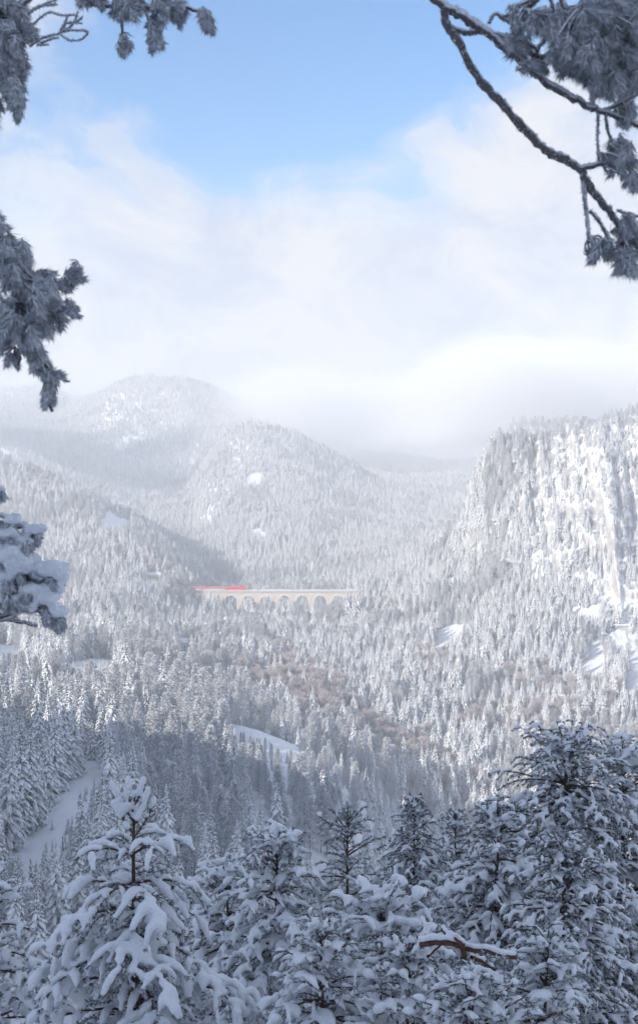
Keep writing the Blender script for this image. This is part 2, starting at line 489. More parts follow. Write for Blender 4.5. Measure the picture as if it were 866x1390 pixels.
def terrain_patch(name, j0, j1, a0=None, a1=None, closed=False):
    idx = np.arange(NA) if a0 is None else np.arange(a0, a1 + 1)
    n = len(idx); m = j1 - j0 + 1
    V = np.stack([X[idx][:, j0:j1 + 1], Y[idx][:, j0:j1 + 1], GZ[idx][:, j0:j1 + 1]], -1).reshape(-1, 3)
    ii, jj = np.meshgrid(np.arange(n if closed else n - 1), np.arange(m - 1), indexing='ij')
    i2 = (ii + 1) % n
    q = np.stack([ii * m + jj, i2 * m + jj, i2 * m + jj + 1, ii * m + jj + 1], -1).reshape(-1, 4)[:, ::-1]
    if j0 == 0 and closed:
        V = np.vstack([V, [[0, 0, -1.75]]])
        c = len(V) - 1
        i1 = np.arange(n); ib = (i1 + 1) % n
        q = np.vstack([q, np.stack([i1 * m, ib * m, np.full(n, c), np.full(n, c)], -1)])
        tri = True
    me = bpy.data.meshes.new(name)
    faces = [tuple(dict.fromkeys(f)) for f in q.tolist()] if (j0 == 0 and closed) else None
    if faces is not None:
        me.from_pydata(V.tolist(), [], faces)
        me.polygons.foreach_set('use_smooth', np.ones(len(faces), bool))
        me.update()
    else:
        me = mesh_np(name, V, q, smooth=True)
    o = link_mesh(name, me, [M_GROUND])
    tag(o, kind='structure')
    return o

def jt(t):
    return int(np.argmin(np.abs(ts - t)))
J6, J7b, J14, J15, J18b = jt(7), jt(7), jt(14), jt(15), jt(19)
ia = int(np.argmin(np.abs(pxc[:len(ang)] - 560)))
terrain_patch('hillside', 0, J6, closed=True)
terrain_patch('valley_slope', J6, J15, 0, ia)
terrain_patch('cliff', J6, J15, ia, len(ang) - 1)
terrain_patch('forest_slope', J6, J15, len(ang) - 1, NA - 1)
# close the seam of the ring between the last and the first bearing
def seam(j0, j1, name):
    V = np.concatenate([np.stack([X[i, j0:j1 + 1], Y[i, j0:j1 + 1], GZ[i, j0:j1 + 1]], -1) for i in (NA - 1, 0)])
    m = j1 - j0 + 1
    j = np.arange(m - 1)
    me = mesh_np(name, V, np.stack([j, m + j, m + j + 1, j + 1], -1)[:, ::-1], True)
    tag(link_mesh(name, me, [M_GROUND]), kind='structure')
seam(J6, J15, 'forest_slope')
terrain_patch('mountain', J15, NJ - 1, closed=True)

def ground_z(x, y):
    """height of the sheet under points ahead of the viewer"""
    x = np.atleast_1d(np.asarray(x, float)); y = np.atleast_1d(np.asarray(y, float))
    a = np.arctan2(x, y); r = np.hypot(x, y)
    na = len(ang)
    fi = np.interp(a, ang, np.arange(na))
    i0 = np.clip(fi.astype(int), 0, na - 2); f = fi - i0
    out = np.zeros(len(x))
    order = np.argsort(i0, kind='stable')
    bounds = np.searchsorted(i0[order], np.arange(na))
    for i in range(na - 1):
        s = order[bounds[i]:bounds[i + 1]]
        if len(s) == 0: continue
        z0 = np.interp(r[s], GR[i], GZ[i]); z1 = np.interp(r[s], GR[i + 1], GZ[i + 1])
        out[s] = z0 * (1 - f[s]) + z1 * f[s]
    return out
# ------------------------------------------------------------------ forest trees
def trunk_arrays(h, r0, sides=6, rings=5, lean=0.0, seed=0):
    rr = random.Random(seed)
    V, Fc = [], []
    for k in range(rings + 1):
        t = k / rings
        cx = lean * t * t * h + rr.uniform(-.01, .01) * h * t
        rad = r0 * (1 - t) ** 0.8 + 0.015
        for s in range(sides):
            a = 2 * PI * s / sides
            V.append((cx + rad * math.cos(a), rad * math.sin(a), t * h))
    for k in range(rings):
        for s in range(sides):
            s2 = (s + 1) % sides
            Fc.append((k * sides + s, k * sides + s2, (k + 1) * sides + s2, (k + 1) * sides + s))
    return np.array(V), np.array(Fc)

def spruce_crown(h, rad, seed, base=0.06, whorl=0.62, nb=7, droop=0.35, gap=0.1):
    """tiers of drooping, snow-bearing boughs: every bough is a folded spray with hanging sides"""
    rr = random.Random(seed)
    V, Fc = [], []
    z = h * base
    while z < h * 0.985:
        t = z / h
        env = (1 - t) ** 0.85 * (0.75 + 0.5 * rr.random()) if t > 0.15 else (0.75 + 0.5 * rr.random()) * (0.55 + t * 2.3)
        n = max(3, int(nb * (0.5 + 0.7 * (1 - t))))
        off = rr.random() * 6.28
        for b in range(n):
            if rr.random() < gap: continue
            a = off + 2 * PI * b / n + rr.uniform(-.3, .3)
            L = max(0.25, rad * env * rr.uniform(0.75, 1.2))
            dz0 = rr.uniform(0.05, 0.35) if t < 0.8 else rr.uniform(0.5, 1.2)
            ca, sa = math.cos(a), math.sin(a)
            wmax = min(0.8, 0.15 + 0.30 * L) * rr.uniform(0.8, 1.25)
            segs = 3
            zz = z + rr.uniform(-.2, .2)
            base_i = len(V)
            for k in range(segs + 1):
                s = k / segs
                ro = L * (0.08 + 0.92 * s)
                zc = zz + L * (dz0 * s - (droop + 0.3) * s * s)
                w = wmax * (0.35 + 1.1 * s) * (1 - s * 0.72) + 0.02
                hang = w * rr.uniform(0.5, 1.1)
                V.append((ro * ca, ro * sa, zc))
                V.append((ro * ca - w * sa, ro * sa + w * ca, zc - hang))
                V.append((ro * ca + w * sa, ro * sa - w * ca, zc - hang * rr.uniform(.8, 1.2)))
            for k in range(segs):
                q = base_i + 3 * k
                Fc.append((q, q + 1, q + 4, q + 3))
                Fc.append((q + 2, q, q + 3, q + 5))
            # hanging twigs below the bough
            for q in range(2):
                s = rr.uniform(.3, 1.0)
                ro = L * s
                zc = zz + L * (dz0 * s - (droop + 0.3) * s * s) - 0.1
                ww = 0.12 + 0.1 * L
                i0 = len(V)
                aa = rr.uniform(0, 3.14)
                dx, dy = math.cos(aa) * ww, math.sin(aa) * ww
                V += [(ro * ca - dx, ro * sa - dy, zc), (ro * ca + dx, ro * sa + dy, zc),
                      (ro * ca + dx * .3, ro * sa + dy * .3, zc - 0.5 - .2 * L), (ro * ca - dx * .4, ro * sa - dy * .4, zc - 0.4 - .2 * L)]
                Fc.append((i0, i0 + 1, i0 + 2, i0 + 3))
        z += whorl * rr.uniform(0.75, 1.25) * (1 - 0.35 * t)
    # leader
    i0 = len(V)
    V += [(-.1, 0, h * .96), (.1, 0, h * .96), (0.02, 0, h * 1.02), (-.02, 0, h * 1.02)]
    Fc.append((i0, i0 + 1, i0 + 2, i0 + 3))
    i0 = len(V)
    V += [(0, -.1, h * .96), (0, .1, h * .96), (0, .02, h * 1.02), (0, -.02, h * 1.02)]
    Fc.append((i0, i0 + 1, i0 + 2, i0 + 3))
    return np.array(V), np.array(Fc)

def twig_crown(h, rad, seed, n_limb, n_twig, kind='larch', tw=0.075):
    """bare frosted crown: limbs with many fine twigs, each a thin sliver"""
    rr = random.Random(seed)
    V, Fc = [], []
    def sliver(p, q, w):
        d = q - p
        side = d.cross(Vector((rr.uniform(-1, 1), rr.uniform(-1, 1), rr.uniform(-1, 1))))
        if side.length < 1e-6: return
        side = side.normalized() * w
        i = len(V)
        mid = (p + q) / 2 + Vector((rr.uniform(-.04, .04), rr.uniform(-.04, .04), rr.uniform(-.02, .05))) * d.length
        V.extend([tuple(p - side), tuple(p + side), tuple(mid + side * .8), tuple(mid - side * .8), tuple(q + side * .25), tuple(q - side * .25)])
        Fc.append((i, i + 1, i + 2, i + 3)); Fc.append((i + 3, i + 2, i + 4, i + 5))
    for l in range(n_limb):
        if kind == 'larch':
            t = 0.16 + 0.82 * (l + rr.random()) / n_limb
            a = l * 2.399 + rr.uniform(-.4, .4)
            L = rad * max(0.05, (1 - t)) ** 0.65 * rr.uniform(0.85, 1.08) + 0.3
            p0 = Vector((0, 0, t * h))
            up = rr.uniform(-0.05, 0.35) + 0.6 * t
            tip = p0 + Vector((math.cos(a) * L, math.sin(a) * L, up * L))
        else:
            t = 0.22 + 0.5 * rr.random()
            a = l * 2.399 + rr.uniform(-.4, .4)
            p0 = Vector((0, 0, t * h))
            el = rr.uniform(0.35, 1.45)
            hh = (1 - t) * h * rr.uniform(0.7, 1.0)
            L = hh * (0.55 + 0.45 * math.sin(el))
            tip = p0 + Vector((math.cos(a) * rad * math.cos(el) * rr.uniform(.8, 1.1) * 1.2, math.sin(a) * rad * math.cos(el) * rr.uniform(.8, 1.1) * 1.2, L))
        d = tip - p0
        sliver(p0, tip, 0.09 if kind == 'larch' else 0.12)
        for q in range(n_twig):
            s = rr.uniform(0.15, 1.0)
            b = p0 + d * s
            ln = rr.uniform(0.5, 1.3) * (0.7 if kind == 'larch' else 1.0) * (1.1 - 0.3 * s)
            v = d.normalized() * 0.55 + Vector((rr.uniform(-1, 1), rr.uniform(-1, 1), rr.uniform(-.5, 1.0))) * (0.75 if kind == 'larch' else .8)
            c = b + v.normalized() * ln
            sliver(b, c, tw)
            if kind != 'larch' or rr.random() < .6:
                v2 = v + Vector((rr.uniform(-1, 1), rr.uniform(-1, 1), rr.uniform(-.6, .6)))
                sliver(b + (c - b) * .5, b + (c - b) * .5 + v2.normalized() * ln * .7, tw * .75)
    return np.array(V), np.array(Fc)

PROTO = {}      # kind -> list of (trunk mesh, crown mesh, height)
def make_protos():
    sp = []
    for i, (h, rad, whl, nb, gap) in enumerate(((25, 4.4, .66, 7, .08), (22, 3.7, .6, 7, .15), (27, 4.1, .7, 7, .2), (18, 4.0, .56, 8, .05), (24, 5.0, .72, 8, .12))):
        V, Fc = spruce_crown(h, rad, 100 + i, base=.05 + .04 * (i % 3), whorl=whl, nb=nb, gap=gap, droop=.3 + .05 * (i % 3))
        cm_ = mesh_np('crown', V, Fc); cm_.materials.append(M_SPRUCE)
        V, Fc = trunk_arrays(h * .97, h * .011, seed=i)
        tm = mesh_np('trunk', V, Fc, True); tm.materials.append(M_TRUNK)
        sp.append((tm, cm_, h))
    PROTO['spruce'] = sp
    la = []
    for i, (h, rad) in enumerate(((25, 4.9), (22, 4.5), (26, 5.6))):
        V, Fc = twig_crown(h, rad, 200 + i, 150, 26, 'larch', 0.11)
        cm_ = mesh_np('crown', V, Fc); cm_.materials.append(M_LARCH)
        V, Fc = trunk_arrays(h * .97, h * .006, seed=20 + i)
        tm = mesh_np('trunk', V, Fc, True); tm.materials.append(M_TRUNK)
        la.append((tm, cm_, h))
    PROTO['larch'] = la
    br = []
    for i, (h, rad) in enumerate(((17, 4.2), (14, 3.8), (19, 4.6))):
        V, Fc = twig_crown(h, rad, 300 + i, 46, 34, 'broad', 0.06)
        cm_ = mesh_np('crown', V, Fc); cm_.materials.append(M_BROAD)
        V, Fc = trunk_arrays(h * .75, h * .012, seed=40 + i, lean=.02)
        tm = mesh_np('trunk', V, Fc, True); tm.materials.append(M_TRUNK)
        br.append((tm, cm_, h))
    PROTO['broad'] = br
make_protos()

def ell(px, row, cx, cy, rx, ry, rot=0.0):
    c, s = math.cos(rot), math.sin(rot)
    u = (px - cx) * c + (row - cy) * s
    v = -(px - cx) * s + (row - cy) * c
    return (u / rx) ** 2 + (v / ry) ** 2
def candidates(y0, y1, spacing, pxa=-140, pxb=1010):
    xm = y1 * max(abs(pxa - CX), abs(pxb - CX)) / F_PX
    xs = np.arange(-xm, xm, spacing); ys = np.arange(y0, y1, spacing)
    gx, gy = np.meshgrid(xs, ys)
    gx = gx.ravel() + RNG.uniform(-.48, .48, gx.size) * spacing
    gy = gy.ravel() + RNG.uniform(-.48, .48, gy.size) * spacing
    p = CX + F_PX * gx / gy
    k = (p > pxa) & (p < pxb)
    return gx[k], gy[k]
parts_xy = [candidates(235, 700, 7.8, -260, 1130), candidates(700, 1500, 6.3), candidates(1500, 2300, 6.8), candidates(2300, 4300, 8.4, -60, 930), candidates(4300, 5400, 14.0, -60, 930), candidates(2520, 2860, 5.5, 250, 305), candidates(1100, 1420, 3.9, 600, 1000)]
n_base = sum(len(p[0]) for p in parts_xy[:6])
fx = np.concatenate([p[0] for p in parts_xy]); fy = np.concatenate([p[1] for p in parts_xy])
fz = ground_z(fx, fy)
e = 2.5
slope = np.hypot((ground_z(fx + e, fy) - ground_z(fx - e, fy)) / (2 * e), (ground_z(fx, fy + e) - ground_z(fx, fy - e)) / (2 * e))
fpx, frow = project(fx, fy, fz)
keep = np.ones(len(fx), bool)
u = RNG.random(len(fx))
patch = fbm(fx / 55 + 3, fy / 55 + 8, octaves=3)
# open snow: pasture strips, clearings and the snowfield in the lower left
CLEAR = [  # px, row, rx, ry, rot, near, far
    (106, 1068, 33, 15, -0.75, 250, 640), (70, 1112, 38, 17, -0.75, 250, 640), (132, 1042, 12, 12, 0, 250, 640), (34, 1148, 32, 15, -.6, 250, 600),
    (348, 998, 40, 6, 0.28, 480, 660), (394, 1017, 16, 4, 0.5, 480, 660),
    (125, 899, 32, 5, -0.1, 700, 1000), (8, 884, 24, 9, 0, 700, 1100),
    (607, 862, 15, 13, -0.6, 1000, 1500), (158, 708, 20, 8, 0.1, 1400, 2000),
    (150, 700, 9, 9, 0, 1400, 2000), (8, 606, 58, 17, 0.3, 1600, 2500), (60, 622, 30, 12, .4, 1700, 2300), (345, 648, 10, 4, -0.3, 2200, 2900),
    (350, 722, 12, 2, 0.3, 1900, 2900), (848, 808, 30, 8, 0.1, 1000, 1400), (798, 830, 22, 5, 0.1, 1000, 1400),
    (249, 884, 9, 7, 0, 850, 1008), (207, 785, 13, 4, 0, 1250, 1436), (843, 866, 15, 7, 0, 950, 1120),
    (842, 862, 24, 9, 0.1, 950, 1300), (806, 900, 10, 22, 0.2, 850, 1200), (862, 920, 12, 26, 0, 800, 1200)]
for (cx_, cy_, rx, ry, rot, n0, n1_) in CLEAR:
    inside = (ell(fpx, frow, cx_, cy_, rx, ry, rot) + (patch - .5) * 2.2 + (u - .5) * .9 < 1) & (fy > n0) & (fy < n1_)
    keep &= ~inside
shrub = np.arange(len(fx)) >= n_base
keep &= ~((slope > 1.35) & (u > 0.55) & (fy < 2000) & ~shrub)
keep &= ~((slope > 0.95) & (u > 0.8) & (fy < 2000) & ~shrub & (fpx > 720))
keep &= ~(shrub & ((slope < 0.6) | (u > 0.9)))
keep &= (patch < 0.74) | (u < .4)
# keep the viaduct line free
VD = 1400.0
keep &= ~((np.abs(fy - VD) < 9) & (fpx > 262) & (fpx < 492))
keep &= ~((np.abs(fy - 1390) < 26) & (fpx > 268) & (fpx < 276) & (frow < 826))
fx, fy, fz, fpx, frow, slope, patch, shrub = (v[keep] for v in (fx, fy, fz, fpx, frow, slope, patch, shrub))
u = RNG.random(len(fx))
kindn = fbm(fx / 70 + 30, fy / 70 + 11, octaves=3)
is_larch = np.zeros(len(fx), bool); is_broad = np.zeros(len(fx), bool)
def zone(px0, row0, rx, ry, rot, n0, n1_, prob):
    return (ell(fpx, frow, px0, row0, rx, ry, rot) + (patch - .5) * 1.0 < 1) & (fy > n0) & (fy < n1_) & (u < prob)
for zargs in ((300, 1100, 150, 110, .3, 240, 640, .72), (300, 985, 90, 22, .2, 560, 700, .7), (120, 985, 60, 35, 0, 400, 640, .5), (230, 1010, 60, 60, 0, 300, 640, .6), (410, 1120, 70, 80, 0, 240, 620, .8),
              (250, 905, 90, 24, 0.1, 750, 1200, .6), (170, 850, 70, 26, 0, 1000, 1350, .3), (250, 815, 40, 30, 0, 1200, 1500, .4), (480, 1040, 60, 40, .4, 500, 900, .3)):
    is_larch |= zone(*zargs)
for zargs in ((300, 925, 120, 20, 0.12, 720, 1250, .85), (410, 948, 90, 18, 0.3, 720, 1250, .85), (490, 1005, 95, 24, 0.35, 680, 1150, .92), (570, 1035, 50, 16, .3, 650, 1100, .8), (470, 985, 75, 22, 0.35, 700, 1200, .92), (560, 1015, 40, 14, .3, 700, 1100, .7), (300, 920, 60, 14, .2, 750, 1200, .6), (372, 895, 50, 12, .3, 850, 1300, .8), (410, 925, 60, 14, .35, 850, 1300, .7),
              (235, 780, 34, 22, 0, 1300, 1600, .5), (440, 815, 60, 14, 0, 1390, 1600, .6), (700, 985, 70, 20, 0, 700, 1100, .7), (590, 905, 22, 18, 0, 850, 1300, .8),
              (720, 930, 40, 20, 0, 850, 1200, .5), (800, 960, 60, 30, 0, 700, 1100, .5), (620, 1090, 60, 30, 0, 600, 900, .5), (530, 840, 40, 20, 0, 1300, 1600, .4), (480, 770, 60, 10, 0, 1500, 1900, .3), (225, 895, 40, 20, 0, 750, 1200, .4)):
    is_broad |= zone(*zargs)
is_larch |= (kindn > 0.62) & (u < .7)
is_broad |= (kindn < 0.34) & (u < .5) & (fy > 650)
is_broad &= ~is_larch
kinds = np.where(is_larch, 1, np.where(is_broad, 2, 0))
scale = RNG.uniform(0.62, 1.22, len(fx)) * (0.85 + 0.5 * fbm(fx / 35, fy / 35, octaves=2))
crest = project(fx, fy, fz)[1]
scale *= np.where((fy < 650) & (fpx > 330), np.where(fy > 480, .58, .8), 1.0)
scale *= np.where(((slope > 0.95) & (fpx > 720)) | ((fy > 1180) & (fpx > 660) & (frow < 610)), 0.5, 1.0)
scale *= np.where((fy > 1290) & (fy < 1400) & (fpx > 285) & (fpx < 480), 0.8, 1.0)
scale *= np.where(fy > 1500, 0.82, 1.0) * np.where(shrub, np.where(fpx < 720, .95, 0.75), 1.0)
scale *= np.where(RNG.random(len(fx)) < .25, RNG.uniform(.45, .8, len(fx)), 1.0)
sq = np.where(fy > 700, 0.8, 1.0)      # height factor of the stouter far trees
# trees standing in front of an opening are the lower ones, or it would not be seen
ttop = project(fx, fy, fz + 24 * scale * sq)[1]
tb = project(fx, fy, fz)[1]
hgt = np.maximum(tb - ttop, 1)
for (cx_, cy_, rx, ry, rot, n0, n1_) in CLEAR:
    half = rx * abs(math.cos(rot)) + ry * abs(math.sin(rot))
    m_ = (np.abs(fpx - cx_) < half) & (fy < n1_) & (fy > n0 - 330)
    ymid = cy_ + (fpx - cx_) * math.tan(rot)
    ybot = ymid + ry * .45 + RNG.uniform(-3, 5, len(fx))
    hit = m_ & (ttop < ybot) & (tb > ymid)
    f_ = np.clip((tb - ybot) / hgt, 0.12, 1)
    scale = np.where(hit, scale * f_, scale)
vm = (fpx > 303) & (fpx < 470) & (fy < 1396) & (fy > 1000)
ybot = RNG.uniform(812, 826, len(fx))
f_ = np.clip((tb - ybot) / hgt, 0.25, 1.7)
scale = np.where(vm & ((ttop < ybot) | (fy > 1330)), scale * f_, scale)
em = (((fpx > 274) & (fpx < 300)) | ((fpx > 468) & (fpx < 492))) & (fy > 1335) & (fy < 1392)
scale = np.where(em, np.clip((tb - RNG.uniform(803, 813, len(fx))) / hgt * scale, .5, 1.9), scale)
# thin the nearest, lowest part so that young trees stand in the snowfield's foot
variant = RNG.integers(0, 5, len(fx))
rotz = RNG.uniform(0, 2 * PI, len(fx))
lean = RNG.normal(0, 0.025, (len(fx), 2))

def visible_mask():
    """rough occlusion by terrain and crowns, to pick the trees that show largest"""
    order = np.argsort(fy)
    hor = np.full(1300, 1400.0)
    vis = np.zeros(len(fx), bool)
    top = project(fx, fy, fz + 22 * scale)[1]
    for i in order:
        if fy[i] > 1200: break
        b = int(fpx[i])
        if b < 0 or b >= 866: continue
        if top[i] < hor[b] - 4:
            vis[i] = True
        w = max(1, int(2.5 * F_PX / fy[i]))
        hor[max(0, b - w // 2):b + w // 2 + 1] = np.minimum(hor[max(0, b - w // 2):b + w // 2 + 1], top[i] + 6)
    return vis & (top < 1330)
vis = visible_mask()

def where_words(px, row, d):
    """says in words which part of the wood a tree stands in"""
    side_ = 'by the left edge' if px < 60 else 'above the snow slope' if px < 150 else 'behind the laden pine' if px < 255 else 'below the sunlit pasture' if px < 350 \
        else 'above the bushy pines' if px < 450 else 'above the thin pine' if px < 540 else 'left of the broad pine' if px < 660 else 'behind the broad pine'
    if d < 640:
        return ('lowest' if row > 1060 else 'low' if row > 1010 else 'middle' if row > 960 else 'high' if row > 920 else 'highest') + ' in shade ' + side_
    return ('low' if row > 990 else 'middle' if row > 930 else 'high' if row > 890 else 'highest') + ' in sunlight ' + side_
KN = {0: ('spruce', 'spruce_tree', 'spruce', 'snowy spruce', 'snowy spruces'), 1: ('larch', 'larch_tree', 'larch', 'frosted larch', 'frosted larches'), 2: ('broad', 'broadleaf_tree', 'bare tree', 'bare tree', 'bare trees')}
LIMITS = {0: 300, 1: 230, 2: 120}
single = np.zeros(len(fx), bool)
size_px = 24 * scale * F_PX / fy
size_px = np.where(vis, size_px, 0)
ZONES = {}
GRP = {0: 'snow-covered spruces of the near wood', 1: 'bare frosted larches of the near wood', 2: 'bare frosted broadleaf trees of the near wood'}
def s0(i): return float(scale[i])
for kd in (0, 1, 2):
    c = np.where((kinds == kd) & (size_px > 0))[0]
    c = c[np.argsort(-size_px[c])][:LIMITS[kd]]
    single[c] = True
    key, nm, cat, lbl = KN[kd][:4]
    for i in c:
        tm, cme, h = PROTO[key][variant[i] % len(PROTO[key])]
        root = bpy.data.objects.new(nm, None)
        COL.objects.link(root)
        root.location = (fx[i], fy[i], fz[i] - 0.4)
        root.rotation_euler = (lean[i, 0], lean[i, 1], rotz[i])
        s = float(scale[i])
        root.scale = (s, s, s * float(sq[i]))
        h = h * float(sq[i])
        sz = 'tall' if s * h > 24 else ('small' if s * h < 16 else 'medium')
        tp_row = float(project(fx[i], fy[i], fz[i] + h * s)[1])
        ZONES.setdefault((kd, sz, where_words(fpx[i], tp_row, fy[i])), []).append((float(fpx[i]), root))
        for n2, me in (('trunk', tm), ('crown', cme)):
            c2 = bpy.data.objects.new(n2, me)
            COL.objects.link(c2)
            c2.parent = root

ORD = 'first second third fourth fifth sixth seventh eighth ninth tenth eleventh twelfth thirteenth fourteenth fifteenth sixteenth seventeenth eighteenth nineteenth twentieth'.split()
for (kd, sz, wd), rows_ in ZONES.items():
    rows_.sort(key=lambda r_: r_[0])
    lbl, cat = KN[kd][3], KN[kd][2]
    for n_, (_px, root) in enumerate(rows_):
        if n_ < 20: od = ORD[n_] + ' from left of'
        else: od = ORD[len(rows_) - 1 - n_] + ' from right of' if len(rows_) - 1 - n_ < 20 else 'one of'
        if len(rows_) == 1: tag(root, f'only {sz} {lbl} {wd}', cat, GRP[kd])
        else: tag(root, f'{od} the {sz} {KN[kd][4]} {wd}', cat, GRP[kd])

def forest_stuff(name, sel, key):
    if not sel.any(): return
    idx = np.where(sel)[0]
    me = bpy.data.meshes.new(name)
    me.vertices.add(len(idx))
    me.vertices.foreach_set('co', np.stack([fx[idx], fy[idx], fz[idx] - .4], -1).astype(np.float32).ravel())
    for an, arr, ty in (('pick', (variant[idx] % len(PROTO[key])), 'INT'),):
        at_ = me.attributes.new(an, ty, 'POINT')
        at_.data.foreach_set('value', arr.astype(np.float32 if ty == 'FLOAT' else np.int32))
    at_ = me.attributes.new('turn', 'FLOAT_VECTOR', 'POINT')
    at_.data.foreach_set('vector', np.stack([lean[idx, 0], lean[idx, 1], rotz[idx]], -1).astype(np.float32).ravel())
    at_ = me.attributes.new('size', 'FLOAT_VECTOR', 'POINT')
    at_.data.foreach_set('vector', np.stack([scale[idx], scale[idx], scale[idx] * sq[idx]], -1).astype(np.float32).ravel())
    o = link_mesh(name, me)
    pc = bpy.data.collections.new('shapes_' + key)
    for q, (tm, cme, h) in enumerate(PROTO[key]):
        # trunk and crown joined into one far-tree mesh
        bm = bmesh.new(); bm.from_mesh(cme); nf = len(bm.faces); bm.from_mesh(tm)
        bm.faces.ensure_lookup_table()
        for f in bm.faces[nf:]: f.material_index = 1
        m2 = bpy.data.meshes.new('far_tree'); bm.to_mesh(m2); bm.free()
        m2.materials.append(cme.materials[0]); m2.materials.append(M_TRUNK)
        po = bpy.data.objects.new(f'far_{key}_{q}', m2)
        pc.objects.link(po)
    ng = bpy.data.node_groups.new('scatter_' + key, 'GeometryNodeTree')
    ng.interface.new_socket('Geometry', in_out='INPUT', socket_type='NodeSocketGeometry')
    ng.interface.new_socket('Geometry', in_out='OUTPUT', socket_type='NodeSocketGeometry')
    gi = ng.nodes.new('NodeGroupInput'); go = ng.nodes.new('NodeGroupOutput')
    iop = ng.nodes.new('GeometryNodeInstanceOnPoints')
    ci = ng.nodes.new('GeometryNodeCollectionInfo')
    ci.inputs['Collection'].default_value = pc
    ci.inputs['Separate Children'].default_value = True
    ci.inputs['Reset Children'].default_value = True
    def attr(nm, ty):
        n = ng.nodes.new('GeometryNodeInputNamedAttribute')
        n.data_type = ty
        n.inputs['Name'].default_value = nm
        return n.outputs['Attribute']
    ng.links.new(gi.outputs[0], iop.inputs['Points'])
    ng.links.new(ci.outputs[0], iop.inputs['Instance'])
    iop.inputs['Pick Instance'].default_value = True
    ng.links.new(attr('pick', 'INT'), iop.inputs['Instance Index'])
    ng.links.new(attr('turn', 'FLOAT_VECTOR'), iop.inputs['Rotation'])
    ng.links.new(attr('size', 'FLOAT_VECTOR'), iop.inputs['Scale'])
    ng.links.new(iop.outputs[0], go.inputs[0])
    md = o.modifiers.new('scatter', 'NODES'); md.node_group = ng
    tag(o, kind='stuff')
    return o
rest = ~single
tag(forest_stuff('spruce_forest', rest & (kinds == 0), 'spruce'), 'snow-covered spruce forest covering the valley and mountainsides', 'forest')
tag(forest_stuff('larch_forest', rest & (kinds == 1), 'larch'), 'bare frosted larches scattered through the far forest', 'forest')
tag(forest_stuff('broadleaf_forest', rest & (kinds == 2), 'broad'), 'brownish bare broadleaf copses in the valley forest', 'forest')
print('TREES', len(fx), 'single', int(single.sum()))
# ------------------------------------------------------------------ viaduct, train, houses, tunnel
def stone_mat(name, a, b_, snow_amt=0.25, bw=1.6, bh=0.6, mort=(0.42, 0.36, 0.30)):
    m, nt, N, L = new_mat(name)
    b = N['Principled BSDF']
    b.inputs['Roughness'].default_value = 0.85
    tcn = nd(nt, 'ShaderNodeTexCoord')
    n = nd(nt, 'ShaderNodeTexNoise', in_Scale=0.35, in_Detail=8.0, in_Roughness=0.7)
    L.new(tcn.outputs['Object'], n.inputs['Vector'])
    c = ramp(nt, [(0.35, (*a, 1)), (0.65, (*b_, 1))])
    L.new(n.outputs[0], c.inputs[0])
    n4 = nd(nt, 'ShaderNodeTexNoise', in_Scale=1.7, in_Detail=3.0)
    L.new(tcn.outputs['Object'], n4.inputs['Vector'])
    mr = nd(nt, 'ShaderNodeMapRange')
    mr.inputs['From Min'].default_value = 0.62 - snow_amt * .3
    mr.inputs['From Max'].default_value = 0.75
    L.new(n4.outputs[0], mr.inputs['Value'])
    L.new(mixc(nt, mr.outputs[0], c.outputs[0], (0.78, 0.78, 0.80)), b.inputs['Base Color'])
    return m
def plain_mat(name, col, rough=0.6, var=0.12, scale=1.5, metal=0.0):
    m, nt, N, L = new_mat(name)
    b = N['Principled BSDF']
    b.inputs['Roughness'].default_value = rough
    b.inputs['Metallic'].default_value = metal
    tcn = nd(nt, 'ShaderNodeTexCoord')
    n = nd(nt, 'ShaderNodeTexNoise', in_Scale=scale, in_Detail=5.0)
    L.new(tcn.outputs['Object'], n.inputs['Vector'])
    c = ramp(nt, [(0.3, (*[v * (1 - var) for v in col], 1)), (0.7, (*[min(1, v * (1 + var)) for v in col], 1))])
    L.new(n.outputs[0], c.inputs[0])
    L.new(c.outputs[0], b.inputs['Base Color'])
    return m
M_STONE = stone_mat('pale_sandstone', (0.58, 0.49, 0.41), (0.74, 0.66, 0.57))
M_RING = stone_mat('light_arch_stone', (0.70, 0.62, 0.52), (0.82, 0.76, 0.68))
M_PARAPET = plain_mat('grey_parapet_stone', (0.50, 0.47, 0.46))
M_RED = plain_mat('train_red', (0.70, 0.03, 0.045), 0.35, .06)
M_GREY = plain_mat('train_light_grey', (0.62, 0.63, 0.65), 0.4, .05)
M_DARKGREY = plain_mat('dark_metal', (0.06, 0.06, 0.07), 0.5)
M_GLASS = plain_mat('dark_window_glass', (0.03, 0.04, 0.05), 0.08)
M_PLASTER = plain_mat('cream_plaster', (0.74, 0.66, 0.50), 0.9)
M_PLASTER2 = plain_mat('pale_grey_plaster', (0.70, 0.67, 0.63), 0.9)
M_CONC = stone_mat('weathered_concrete', (0.30, 0.29, 0.29), (0.42, 0.40, 0.38), .4)
M_BEIGE = stone_mat('beige_retaining_stone', (0.50, 0.41, 0.33), (0.62, 0.54, 0.46), .4)

